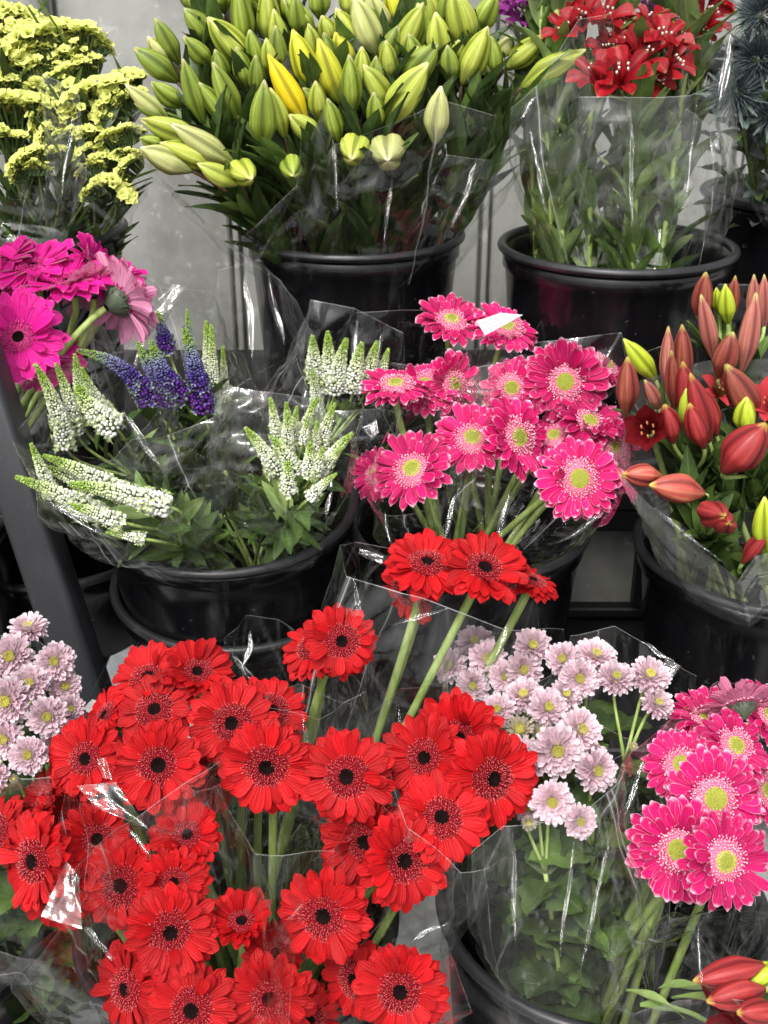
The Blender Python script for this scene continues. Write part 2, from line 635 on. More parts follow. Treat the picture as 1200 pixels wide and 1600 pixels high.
M['bucket'] = plastic('black bucket plastic', (0.0045, 0.004, 0.0050), 0.13)
M['rim'] = plastic('worn black rim plastic', (0.014, 0.0145, 0.016), 0.30)
M['post'] = plastic('dark grey coated metal', (0.011, 0.0115, 0.014), 0.45)
M['rack'] = plastic('black rack metal', (0.006, 0.006, 0.0065), 0.5)


def concrete(name, a, b, stain):
    t = NT(name)
    o = t.obj()
    n1 = t.noise(o, 3.4, 7, 0.68)
    n2 = t.noise(o, 38.0, 5, 0.65)
    st = t.smooth(t.noise(t.scaled(o, (9, 9, 0.9)), 1.0, 5, 0.6), 0.5, 0.78)
    c = t.mix(t.smooth(n1, 0.36, 0.62), a, b)
    c = t.mix(t.math('MULTIPLY', t.smooth(n2, 0.5, 0.75), 0.25), c, tuple(x * 1.25 for x in b))
    c = t.mix(t.math('MULTIPLY', st, 0.4), c, stain)
    sp = t.smooth(t.noise(o, 30.0, 3), 0.60, 0.68)
    c = t.mix(t.math('MULTIPLY', sp, 0.38), c, (0.55, 0.55, 0.52))
    return t.done(t.principled(c, 0.75, 0.3, t.bump(n2, 0.25, 0.002)))


M['wall'] = concrete('grey rendered wall', (0.21, 0.21, 0.195), (0.33, 0.33, 0.31), (0.14, 0.135, 0.115))
M['ground'] = concrete('grey paving', (0.30, 0.30, 0.29), (0.42, 0.42, 0.41), (0.15, 0.14, 0.13))
M['riser'] = concrete('dull grey board', (0.22, 0.22, 0.20), (0.32, 0.32, 0.29), (0.08, 0.08, 0.07))
M['shelf'] = concrete('pale grey shelf sheet', (0.26, 0.28, 0.30), (0.36, 0.38, 0.40), (0.2, 0.2, 0.2))
M['paper'] = simple('white paper label', (0.62, 0.58, 0.61), 0.6, 0.3, 0.03, 12)
M['ink'] = simple('grey print', (0.35, 0.33, 0.36), 0.6, 0.2, 0.1)
M['bolt'] = simple('steel bolt', (0.5, 0.5, 0.5), 0.35, 0.5)

# ------------------------------------------------------------------ ground, wall, rack
def box(mb, lo, hi, m=0, bev=0.0):
    x0, y0, z0 = lo
    x1, y1, z1 = hi
    if bev <= 0:
        ids = [mb.vert((x, y, z)) for x in (x0, x1) for y in (y0, y1) for z in (z0, z1)]
        for f in ((0, 1, 3, 2), (4, 6, 7, 5), (0, 4, 5, 1), (2, 3, 7, 6), (0, 2, 6, 4), (1, 5, 7, 3)):
            mb.face([ids[i] for i in f], m)
        return
    b = bev
    rows = []
    for z, k in ((z0, b), (z0 + b, 0), (z1 - b, 0), (z1, b)):
        ring = []
        for cx, cy, sx, sy in ((x0, y0, 1, 1), (x1, y0, -1, 1), (x1, y1, -1, -1), (x0, y1, 1, -1)):
            pts = [(cx + sx * k, cy + sy * (b + k)), (cx + sx * (b + k), cy + sy * k)]
            if sx * sy < 0:
                pts.reverse()
            ring += pts
        rows.append([((p[0], p[1], z), (0, 0), 0.0) for p in ring])
    ids = mb.grid(rows, m, closed=True)
    mb.face(tuple(reversed(ids[0])), m)
    mb.face(tuple(ids[-1]), m)


mb = MB()
N = 8
mb.grid([[((lerp(-30, 30, i / N), lerp(-30, 30, j / N), 0), (0, 0), 0.0) for i in range(N + 1)] for j in range(N + 1)])
g = link('ground', mb.mesh('ground', [M['ground']], False))
g['kind'] = 'structure'
g['label'] = 'pale grey paving under the buckets'

WALL_Y = 2.15
wall = thing('stall_wall', 'pale grey stained wall of tall upright panels behind the buckets', 'wall', (0, WALL_Y, 0))
joints = [-2.90, -2.44, -1.98, -1.52, -1.06, -0.573, -0.275, 0.188, 0.64, 1.10, 1.56, 2.02, 2.48, 2.9]
for a, b in zip(joints, joints[1:]):
    mb = MB()
    box(mb, (a + 0.012, 0, 0), (b - 0.012, 0.05, 3.2), 0, 0.004)
    link('panel', mb.mesh('panel', [M['wall']], False), wall)
mb = MB()
box(mb, (joints[0], 0.02, 0), (joints[-1], 0.12, 3.2))
link('backing', mb.mesh('backing', [M['wall']], False), wall)
for a in joints[1:-1]:
    mb = MB()
    box(mb, (a - 0.005, -0.004, 0), (a + 0.005, 0.018, 3.2), 0, 0.002)
    link('joint_strip', mb.mesh('joint_strip', [M['wall']], False), wall)
mb = MB()
tube(mb, [Vector((-0.585, -0.018, 0)), Vector((-0.585, -0.018, 3.2))], 0.014, 0.014, 16)
pp = link('drain_pipe', mb.mesh('drain_pipe', [M['wall']]), None, (0, WALL_Y, 0))
tag(pp, 'thin grey upright pipe on the wall above the yellow statice', 'pipe')

RZ = CAM_H            # heights below are given from the camera
rack = thing('display_rack', 'black stepped rack carrying the upper two rows of buckets', 'rack', (0, 1.5, 0))


def rack_part(name, lo, hi, m, bev=0.003):
    mb = MB()
    box(mb, (lo[0], lo[1] - 1.5, lo[2]), (hi[0], hi[1] - 1.5, hi[2]), 0, bev)
    return link(name, mb.mesh(name, [m], False), rack)


rack_part('top_shelf', (-1.2, 1.47, RZ - 0.70), (1.5, 2.13, RZ - 0.67), M['rack'])
rack_part('middle_shelf', (-0.375, 1.17, RZ - 0.91), (1.5, 1.53, RZ - 0.887), M['rack'])
rack_part('shelf_sheet', (-0.385, 1.16, RZ - 0.8865), (-0.24, 1.47, RZ - 0.88), M['shelf'], 0.001)
rack_part('riser_board', (-0.38, 1.500, RZ - 0.875), (1.5, 1.515, RZ - 0.703), M['riser'])
rack_part('riser_rail', (-0.38, 1.475, RZ - 0.879), (1.5, 1.499, RZ - 0.862), M['rack'])
rack_part('riser_rail', (-0.38, 1.475, RZ - 0.735), (1.5, 1.499, RZ - 0.702), M['rack'])
for x in (0.06, 0.385, 0.72):
    rack_part('riser_post', (x - 0.018, 1.472, RZ - 0.861), (x + 0.018, 1.499, RZ - 0.736), M['rack'])
for x in (-0.36, 0.36, 1.1):
    rack_part('leg', (x - 0.02, 1.20, 0), (x + 0.02, 1.24, RZ - 0.911), M['rack'])
    rack_part('leg', (x - 0.02, 2.02, 0), (x + 0.02, 2.06, RZ - 0.701), M['rack'])
    rack_part('leg', (x - 0.02, 1.52, 0), (x + 0.02, 1.56, RZ - 0.701), M['rack'])
rack_part('side_shelf', (-1.2, 1.14, 0.20), (-0.40, 1.60, 0.229), M['rack'])
for x in (-1.1, -0.46):
    rack_part('leg', (x - 0.02, 1.18, 0), (x + 0.02, 1.22, 0.199), M['rack'])
rack_part('back_board', (-1.2, 1.60, 0.0), (-0.40, 1.615, RZ - 0.703), M['rack'])


# ------------------------------------------------------------------ buckets
def bucket_meshes(Rr, Hh, taper=0.80):
    """black flower bucket: rolled lip, ledge ring below it, tapered wall; origin at the middle of the bottom"""
    S = 72
    rb = Rr * taper
    wallm = MB()
    prof = [(rb * 0.02, 0.006), (rb * 0.9, 0.006), (rb, 0.0), (rb + 0.002, 0.004)]
    for k in range(1, 8):
        z = lerp(0.004, Hh - 0.035, k / 7)
        prof.append((lerp(rb, Rr * 0.955, z / Hh), z))
    prof += [(Rr * 0.965, Hh - 0.030), (Rr * 0.965, Hh - 0.008), (Rr * 0.935, Hh - 0.008)]
    for k in range(6, -1, -1):
        z = lerp(0.010, Hh - 0.030, k / 6)
        prof.append((lerp(rb, Rr * 0.955, z / Hh) - 0.004, z))
    prof.append((0.004, 0.0095))
    rows = [[((r * math.cos(2 * math.pi * j / S), r * math.sin(2 * math.pi * j / S), z), (j / S, z), 0.0)
             for j in range(S)] for r, z in prof]
    wallm.grid(rows, 0, True)
    rimm = MB()
    rt = 0.0062
    rows = []
    for k in range(13):
        a = 2 * math.pi * k / 12
        rr = Rr * 0.975 + rt * 1.05 * math.cos(a)
        z = Hh - 0.004 + rt * math.sin(a)
        rows.append([((rr * math.cos(2 * math.pi * j / S), rr * math.sin(2 * math.pi * j / S), z), (j / S, 0), 0.0) for j in range(S)])
    rimm.grid(rows, 0, True)
    ring = MB()
    rows = []
    for k in range(11):
        a = 2 * math.pi * k / 10
        zc = Hh * 0.12
        rr = lerp(rb, Rr * 0.955, zc / Hh) + 0.001 + 0.005 * math.cos(a)
        z = zc + 0.006 * math.sin(a)
        rows.append([((rr * math.cos(2 * math.pi * j / S), rr * math.sin(2 * math.pi * j / S), z), (j / S, 0), 0.0) for j in range(S)])
    ring.grid(rows, 0, True)
    return (wallm.mesh('bucket_wall', [M['bucket']]), rimm.mesh('rim', [M['rim']]), ring.mesh('base_ring', [M['rim']]))


def bucket(label, x, y, zrim, Rr, Hh, tilt=(0, 0), group='black flower buckets'):
    """zrim from the camera height"""
    w_, r_, g_ = bucket_meshes(Rr, Hh)
    t = thing('flower_bucket', label, 'bucket', (x, y, RZ + zrim - Hh), group)
    t.rotation_euler = (R(tilt[0]), R(tilt[1]), rnd.uniform(0, 6))
    if tilt != (0, 0):
        t.rotation_euler.z = 0
    link('bucket_wall', w_, t)
    link('rim', r_, t)
    link('base_ring', g_, t)
    return t


bucket('black bucket on the paving holding the pink mums and three edged pink gerberas', 0.215, 0.865, -0.835, 0.162, 0.354)
bucket('black bucket hidden beneath the big mass of red gerberas', -0.145, 0.86, -0.85, 0.158, 0.339)
bucket('black bucket under the mums at the foot of the slanting grey post', -0.487, 0.86, -0.85, 0.16, 0.339)
bucket('black bucket of dark red lilies at the lower corner beside the pink gerberas', 0.545, 0.73, -0.85, 0.155, 0.339)
bucket('black bucket of white and purple speedwell tilted towards the viewer', -0.197, 1.335, -0.604, 0.163, 0.246, (6.5, 0))
bucket('black tub in which the speedwell bucket is nested', -0.190, 1.345, -0.725, 0.166, 0.145, (5, 0))
bucket('black bucket of edged pink gerberas with the red gerberas before it', 0.108, 1.318, -0.64, 0.152, 0.246)
bucket('tall black bucket under the russet lilies in folded film', 0.492, 1.298, -0.665, 0.172, 0.221)
bucket('black bucket of fuchsia gerberas behind the slanting grey post', -0.63, 1.30, -0.62, 0.163, 0.34)
bucket('empty black tub in the shade between the slanting post and the speedwell', -0.47, 1.47, -0.74, 0.15, 0.22)
bucket('black bucket packed with green lily buds', -0.044, 1.703, -0.356, 0.161, 0.313)
bucket('black bucket of red alstroemeria with its back rim bare', 0.325, 1.610, -0.353, 0.164, 0.316)
bucket('black bucket of yellow statice', -0.535, 1.665, -0.342, 0.163, 0.327)
bucket('black bucket of blue thistles against the wall', 0.655, 1.80, -0.315, 0.165, 0.354)

# slanting post at the left
p1, p2 = at(140, 1090, 1.14), at(12, 700, 1.21)
dv = (p2 - p1)
pa, pb = p1 - dv * (p1.z / dv.z) * 1.0, p1 + dv * 2.6
post = thing('metal_post', 'slanting dark grey metal post in front of the speedwell bucket', 'post', pa)
mb = MB()
ax = dv.normalized()
sx = ax.cross(Vector((0, 1, 0))).normalized()
sy = sx.cross(ax).normalized()
hw, br = 0.0245, 0.009
rows = []
for q in (pa, lerp(pa, pb, 0.5), pb):
    ring = []
    for cx, cy, a0 in ((1, 1, 0), (-1, 1, 90), (-1, -1, 180), (1, -1, 270)):
        for k in range(5):
            a = R(a0 + 22.5 * k)
            ring.append((q - pa + sx * (cx * (hw - br) + br * math.cos(a)) + sy * (cy * (hw - br) + br * math.sin(a)), (0, 0), 0.0))
    rows.append(ring)
ids = mb.grid(rows, 0, True)
mb.face(ids[-1])
link('tube', mb.mesh('tube', [M['post']]), post)
mb = MB()
bp = at(140, 1107, 1.085)
tube(mb, [bp - pa, bp - pa + Vector((0.002, 0.012, -0.002))], 0.006, 0.006, 6)
link('bolt', mb.mesh('bolt', [M['bolt']], False), post)


# ------------------------------------------------------------------ gerberas
def petal(mb, ang, r0, L, W, el, droop, tone, rr, cup=0.18, tw=0.0, m=0):
    """one ray petal of a unit-radius head, lying outward at angle ang"""
    ca, sa = math.cos(ang), math.sin(ang)
    rows = []
    N = 8
    e = el
    x, z = r0, 0.0
    for i in range(N + 1):
        t = i / N
        wv = (0.34 + 0.66 * min(1, t / 0.62) ** 0.9) * (1 - max(0, (t - 0.76) / 0.24) ** 2.6 * 0.84)
        row = []
        for j in range(5):
            a = (j - 2) / 2
            off = a * W * 0.5 * wv
            # two long grooves, margins turned up
            zz = z + cup * W * (a * a) * wv - 0.03 * W * math.cos(2 * math.pi * a) + tw * a * W * t
            p = (ca * x - sa * off, sa * x + ca * off, zz)
            row.append((p, (j / 4, t), tone))
        rows.append(row[::-1])
        st = L / N
        x += math.cos(e) * st
        z += math.sin(e) * st
        e -= droop / N
    mb.grid(rows, m)


def gerbera(kind, seed, cupped=0.0):
    rr = random.Random(seed)
    pet = MB()
    if kind == 'pink':
        layers = [(22, 0.26, 0.74, 0.235, 0.02, 0.25), (22, 0.26, 0.66, 0.21, 0.14, 0.22), (20, 0.26, 0.50, 0.165, 0.26, 0.25), (18, 0.28, 0.27, 0.10, 0.38, 0.2)]
    elif kind == 'red':
        layers = [(20, 0.26, 0.74, 0.275, -0.03, 0.24), (19, 0.26, 0.68, 0.265, 0.16, 0.28), (15, 0.27, 0.56, 0.22, 0.33, 0.30)]
    else:
        layers = [(20, 0.22, 0.78, 0.30, 0.02, 0.25), (18, 0.22, 0.70, 0.28, 0.14, 0.25), (13, 0.22, 0.52, 0.22, 0.24, 0.22)]
    w1_, w2_, a1_, a2_ = rr.uniform(0, 6.28), rr.uniform(0, 6.28), rr.uniform(0.04, 0.26), rr.uniform(0.02, 0.13)
    for li, (n, r0, L, W, el, dr) in enumerate(layers):
        off = rr.uniform(0, 6)
        for i in range(n):
            a = off + 2 * math.pi * (i + rr.uniform(-0.22, 0.22)) / n
            if rr.random() < 0.04 and li:
                continue
            petal(pet, a, r0, L * rr.uniform(0.88, 1.04), W * rr.uniform(0.82, 1.1),
                  el + cupped * (0.85 - 0.1 * li) + rr.gauss(0, 0.10) + a1_ * math.sin(a + w1_) + a2_ * math.sin(2 * a + w2_) + (rr.choice((-0.5, 0.55)) if rr.random() < 0.05 else 0), dr + rr.gauss(0.05, 0.17) + cupped * 0.1,
                  rr.random(), rr, 0.16 + cupped * 0.2, rr.uniform(-0.25, 0.25))
    # disc: ring of little tubular florets round a domed centre
    disc = MB()
    bed_m, flo_m, cen_m = 0, 1, 2
    spec = {'pink': (0.205, 0.43, 190, 0.075, 0.030, 0.10), 'red': (0.145, 0.43, 330, 0.075, 0.018, 0.05), 'fuchsia': (0.11, 0.34, 200, 0.075, 0.018, 0.05)}[kind]
    r_in, r_out, nf, fl, fw, dome = spec
    r_in *= rr.uniform(0.78, 1.12)
    r_out *= rr.uniform(0.90, 1.06)
    dome += rr.uniform(-0.03, 0.04)
    S = 28

    def dz(r):
        return 0.055 + dome * max(0, 1 - (r / r_out) ** 2) - (0.10 * math.exp(-(r / 0.09) ** 2) if kind != 'pink' else 0.0)

    rows = []
    for k in range(9):
        r = r_out * (1 - k / 8) + 0.002
        rows.append([((r * math.cos(2 * math.pi * j / S), r * math.sin(2 * math.pi * j / S), dz(r) - 0.02), (0.5, 0.5), 0.5) for j in range(S)])
    disc.grid(rows[:6] if kind != 'pink' else rows[:5], bed_m, True)
    disc.grid(rows[5:] if kind != 'pink' else rows[4:], cen_m if kind != 'pink' else 3, True)
    ga = math.pi * (3 - math.sqrt(5))
    for i in range(nf):
        f = (i + 0.5) / nf
        r = math.sqrt(lerp(r_in ** 2, r_out ** 2, f)) + rr.gauss(0, 0.006)
        a = i * ga + rr.gauss(0, 0.05)
        k = (r - r_in) / (r_out - r_in)
        le = fl * lerp(0.75, 1.25, k) * rr.uniform(0.75, 1.2)
        el = lerp(1.15, 0.35, k) + rr.gauss(0, 0.2)
        c, s = math.cos(a), math.sin(a)
        d = Vector((c * math.cos(el), s * math.cos(el), math.sin(el)))
        sd = Vector((-s, c, 0))
        up = d.cross(sd)
        p = Vector((c * r, s * r, dz(r) - 0.025))
        tn = rr.random()
        w_ = fw * rr.uniform(0.8, 1.25)
        prof = ((0.0, 0.45), (0.6, 0.8), (0.88, 1.0), (1.0, 0.35)) if kind == 'pink' else ((0.0, 0.8), (0.6, 0.7), (0.9, 0.85), (1.0, 0.3))
        rws = []
        for q, ww in prof:
            cen = p + d * (le * q)
            rws.append([(cen + sd * (w_ * ww * math.cos(b)) * 0.5 + up * (w_ * ww * math.sin(b)) * 0.5, (0.5, q), tn) for b in (0, 1.57, 3.14, 4.71)])
        ids = disc.grid(rws, flo_m, True)
        disc.face(ids[-1], flo_m)
    nb = 150 if kind == 'pink' else 45
    for i in range(nb):                          # closed buds of the centre
        r = r_in * math.sqrt((i + 0.5) / nb)
        a = i * ga
        p = Vector((r * math.cos(a), r * math.sin(a), dz(r) - 0.022))
        h = (0.022 + 0.035 * (r / r_in) ** 3 * rr.uniform(0.5, 1)) if kind == 'pink' else 0.022
        b = 0.013
        tn = rr.random()
        va = (0.15 + 0.85 * (r / r_in) ** 1.6) * rr.uniform(0.75, 1.0)
        ids = [disc.vert(p + Vector((b * math.cos(q), b * math.sin(q), 0)), (0.5, va * 0.45), tn) for q in (0, 1.57, 3.14, 4.71)]
        tp_ = disc.vert(p + Vector((0, 0, h)), (0.5, va), tn)
        for q in range(4):
            disc.face((ids[q], ids[(q + 1) % 4], tp_), cen_m)
    cal = MB()                                   # calyx below
    rows = []
    S = 20
    for k, (r, z) in enumerate(((0.30, 0.03), (0.31, -0.04), (0.25, -0.14), (0.15, -0.23), (0.075, -0.30))):
        rows.append([((r * (1 + 0.05 * (j % 2)) * math.cos(2 * math.pi * j / S), r * (1 + 0.05 * (j % 2)) * math.sin(2 * math.pi * j / S), z), (j / S, k / 4), 0.5) for j in range(S)])
    cal.grid(rows, 0, True)
    for j in range(34):
        a = rr.uniform(0, 6.28)
        z = rr.uniform(-0.2, -0.02)
        r = 0.31 - 0.5 * max(0, -z - 0.06)
        leaf(cal, (r * math.cos(a), r * math.sin(a), z), (math.cos(a) * 0.6, math.sin(a) * 0.6, 0.8), (math.cos(a), math.sin(a), -0.5), 0.14, 0.045, -0.3, 0, 0, 0.5, rr)
    pm = {'pink': M['pink_petal'], 'red': M['red_petal'], 'fuchsia': M['fuchsia_petal']}[kind]
    dm = {'pink': [M['pink_floret'], M['pink_floret'], M['yellow_disc'], M['olive_bed']], 'red': [M['red_bed'], M['red_floret'], M['dark_disc']],
          'fuchsia': [M['fuchsia_floret'], M['fuchsia_floret'], M['dark_disc']]}[kind]
    return pet.mesh('petals', [pm]), disc.mesh('flower_disc', dm), cal.mesh('calyx', [M['leaf_grey']])


HEADS = {k: [gerbera(k, 10 * i + j, c) for j, c in enumerate(cups)] for i, (k, cups) in enumerate((
    ('red', (0.0, 0.10, 0.22, -0.10, 0.04, 0.55, 0.85, 0.16, 0.3, -0.16)), ('pink', (0.0, 0.10, 0.2, -0.06, 0.4, 0.28)), ('fuchsia', (0.05, 0.1, 0.5, 0.2))))}


def stem_obj(t, head, n, base, r, mat, back=0.09, stiff=0.2):
    o = t.location
    p0 = head - n * 0.004
    p1 = head - n * back
    p3 = base
    p2 = base + (head - base) * stiff + Vector((0, 0, 0.05))
    mb = MB()
    pts = [q - o for q in bez(p0, p1, p2, p3, 12)]
    tube(mb, pts, r * 1.05, r * 0.95, 9)
    return link('stem', mb.mesh('stem', [mat]), t), pts


def place_gerbera(kind, label, px, py, dia, y, tilt, base, group, variant=None, cat='gerbera'):
    vs = HEADS[kind]
    if variant is None:
        variant = rnd.choice({'red': (0, 1, 2, 3, 4, 7, 8, 9), 'pink': (0, 1, 2, 3, 5), 'fuchsia': (0, 1, 3)}[kind])
    n = (facing(tilt) + RT * rnd.gauss(0, 0.11) + UP * rnd.gauss(0, 0.09)).normalized()
    head = at(px, py, y)
    rad = metres(dia / 2, head) * (1.15 if kind == 'red' else 1.14 if kind == 'pink' else 1.22)
    b = Vector(base) + Vector((rnd.uniform(-0.05, 0.05), rnd.uniform(-0.05, 0.05), rnd.uniform(-0.03, 0.03)))
    t = thing(kind.replace('pink', 'pink_edged') + '_gerbera', label, cat, b, group)
    m = tr(head - b, n, rnd.uniform(0, 6.28), rad)
    pm, dm, cm = vs[variant]
    link('petals', pm, t, mat=m)
    link('flower_disc', dm, t, mat=m)
    link('calyx', cm, t, mat=m)
    stem_obj(t, head - n * rad * 0.28, n, b, 0.0042, M['stem'], back=0.07)
    return t


# ------------------------------------------------------------------ mums
def mum(seed, young=False):
    rr = random.Random(seed)
    pet = MB()
    layers = [(18, 0.20, 0.80, 0.29, -0.5), (19, 0.20, 0.84, 0.30, -0.22), (19, 0.20, 0.80, 0.28, 0.06), (18, 0.20, 0.70, 0.25, 0.32), (16, 0.18, 0.58, 0.21, 0.58), (14, 0.16, 0.45, 0.16, 0.85)]
    if young:
        layers = [(18, 0.2, 0.72, 0.2, 0.1), (18, 0.2, 0.62, 0.18, 0.45), (15, 0.2, 0.44, 0.15, 0.8)]
    for li, (n, r0, L, W, el) in enumerate(layers):
        off = rr.uniform(0, 6)
        for i in range(n):
            a = off + 2 * math.pi * (i + rr.uniform(-0.3, 0.3)) / n
            ca, sa = math.cos(a), math.sin(a)
            e = el + rr.gauss(0, 0.09)
            Lq = L * rr.uniform(0.85, 1.08)
            x, z = r0, 0.02 * li
            tn = rr.random()
            rows = []
            for k in range(6):
                t = k / 5
                wv = (0.35 + 0.65 * t ** 0.8) * (1 - max(0, (t - 0.75) / 0.25) ** 2 * 0.65)
                rows.append([((ca * x - sa * o_ * W * 0.5 * wv, sa * x + ca * o_ * W * 0.5 * wv, z + 0.62 * W * o_ * o_ * wv), ((o_ + 1) / 2, t), tn) for o_ in (1, 0, -1)])
                x += math.cos(e) * Lq / 5
                z += math.sin(e) * Lq / 5
                e += (0.12 if t < 0.6 else 0.30)
            pet.grid(rows)
    disc = MB()
    ga = math.pi * (3 - math.sqrt(5))
    rc = 0.36 if young else 0.22
    z0 = 0.22
    for i in range(60):
        r = rc * math.sqrt((i + 0.5) / 60)
        a = i * ga
        h = 0.12 * rr.uniform(0.6, 1.2) + (0.05 if r > rc * 0.5 else -0.03)
        b = 0.026
        p = Vector((r * math.cos(a), r * math.sin(a), z0 - 0.1))
        rows = [[(p + Vector((q * b * math.cos(s), q * b * math.sin(s), hh)), (0.5, 0.5), 0.5) for s in (0, 1.26, 2.5, 3.77, 5.03)] for q, hh in ((0.8, 0), (1, 0.1 + h * 0.6), (0.4, 0.1 + h))]
        ids = disc.grid(rows, 0, True)
        disc.face(ids[-1])
    rows = [[((r * math.cos(2 * math.pi * j / 12), r * math.sin(2 * math.pi * j / 12), z), (0, 0), 0.5) for j in range(12)] for r, z in ((rc * 1.1, z0 - 0.12), (0.01, z0 - 0.06))]
    disc.grid(rows, 0, True)
    cal = MB()
    rows = [[((r * math.cos(2 * math.pi * j / 12), r * math.sin(2 * math.pi * j / 12), z), (0, 0), 0.5) for j in range(12)] for r, z in ((0.30, 0.02), (0.26, -0.12), (0.10, -0.22))]
    cal.grid(rows, 0, True)
    return (pet.mesh('petals', [M['mum_young' if young else 'mum_petal']]), disc.mesh('flower_disc', [M['mum_disc']]), cal.mesh('calyx', [M['leaf']]))


MUMS = [mum(100 + i) for i in range(5)] + [mum(120, True), mum(121, True)]


def foliage(pts, n, L, W, mats, rr, spread=1.0, lobes=0, up=0.5, t0=0.25, t1=0.95, bend=0.5):
    """leaves set along a stem (points in the thing's own space)"""
    mb = MB()
    for i in range(n):
        t = lerp(t0, t1, (i + rr.random() * 0.8) / n) * (len(pts) - 1)
        k = min(int(t), len(pts) - 2)
        p = pts[k].lerp(pts[k + 1], t - k)
        d = (pts[k] - pts[k + 1]).normalized()
        a = rr.uniform(0, 6.28)
        x = d.orthogonal().normalized()
        out = Matrix.Rotation(a, 3, d) @ x
        dirv = (out * spread + d * up + Vector((0, 0, 0.1))).normalized()
        s = rr.uniform(0.65, 1.15)
        leaf(mb, p, dirv, d, L * s, W * s * rr.uniform(0.85, 1.1), bend * rr.uniform(0.3, 1.4), rr.randrange(len(mats)), lobes, rr.random(), rr, rr.uniform(-0.6, 0.6))
    return mb.mesh('foliage', mats)


def place_mum_stem(label, heads, base, y0, group, nleaf=14, lobes=4):
    """one spray: heads = (px, py, dia, tilt, dy, young)"""
    rr = random.Random(sum(h[0] + h[1] for h in heads))
    b = Vector(base) + Vector((rr.uniform(-0.06, 0.06), rr.uniform(-0.05, 0.05), 0))
    t = thing('mum_spray', label, 'mum', b, group)
    hp = []
    for h in heads:
        p = at(h[0], h[1], y0(h[1]) + h[4])
        hp.append((p, facing(h[3]), metres(h[2] / 2, p) * 1.03, h))
    c = sum((q[0] for q in hp), Vector()) / len(hp)
    node = c + (b - c).normalized() * 0.075
    mb = MB()
    pts = [q - b for q in bez(node, node.lerp(b, 0.35), node.lerp(b, 0.7), b, 10)]
    tube(mb, pts, 0.0022, 0.0032, 7)
    for p, n, r, h in hp:
        tube(mb, [q - b for q in bez(p - n * r * 0.2, p - n * (r * 0.2 + 0.022), node.lerp(p, 0.4), node, 7)], 0.0013, 0.0019, 6)
    link('stem', mb.mesh('stem', [M['stem']]), t)
    for p, n, r, h in hp:
        vs = MUMS[rr.randrange(5)] if not h[5] else MUMS[5 + rr.randrange(2)]
        m = tr(p - b, n, rr.uniform(0, 6), r)
        hd = link('flower_head', vs[0], t, mat=m)
        link('flower_disc', vs[1], hd)
        link('calyx', vs[2], hd)
    link('foliage', foliage(pts, nleaf + 26, 0.062, 0.046, [M['leaf_dark'], M['leaf_dark'], M['leaf']], rr, 1.0, lobes, 0.45, 0.0, 0.8), t)
    return t


# ------------------------------------------------------------------ lily buds
def bud_mesh(seed, blunt=0.0):
    """unit bud: length 1 along +Z, widest radius 0.5, three ridged tepals"""
    rr = random.Random(seed)
    mb = MB()
    S, N = 30, 18
    bend = rr.uniform(-0.05, 0.05)
    rows = []
    split = rr.uniform(0.0, 0.03)
    for i in range(N + 1):
        t = i / N
        prof = 0.5 * (math.sin(math.pi * min(1, (t * 0.80 + 0.16)) ** 1.0) ** 0.80)
        prof *= 0.36 + 0.64 * min(1, (t / 0.36)) ** 0.75 if t < 0.36 else 1
        if t > 0.8:
            prof *= 1 - ((t - 0.8) / 0.2) ** 2.2 * (0.72 - 0.15 * blunt)
        row = []
        for j in range(S):
            a = 2 * math.pi * j / S
            lob = math.cos(3 * a)
            ridge = max(0, lob) ** 0.7
            seam = max(0, -lob) ** 5
            mid = max(0.0, math.cos(3 * a)) ** 24          # a narrow furrow down the middle of each tepal
            r = prof * (1 + 0.07 * lob - 0.15 * seam - 0.085 * mid * math.sin(math.pi * t))
            z = t + (0.03 * lob if t > 0.9 else 0)
            tone = max(0, min(1, 0.5 + 0.5 * lob - 0.55 * mid))
            row.append(((r * math.cos(a) + bend * math.sin(math.pi * t), r * math.sin(a), z), (j / S, t), tone))
        rows.append(row)
    ids = mb.grid(rows, 0, True)
    mb.face(tuple(reversed(ids[0])))
    mb.face(tuple(ids[-1]))
    return mb


BUDMB = [bud_mesh(200 + i, i % 2) for i in range(5)]
BUDCACHE = {}


def bud_data(kind):
    k = (kind, rnd.randrange(len(BUDMB)))
    if k not in BUDCACHE:
        BUDCACHE[k] = BUDMB[k[1]].mesh('bud', [M['bud_' + kind]])
    return BUDCACHE[k]


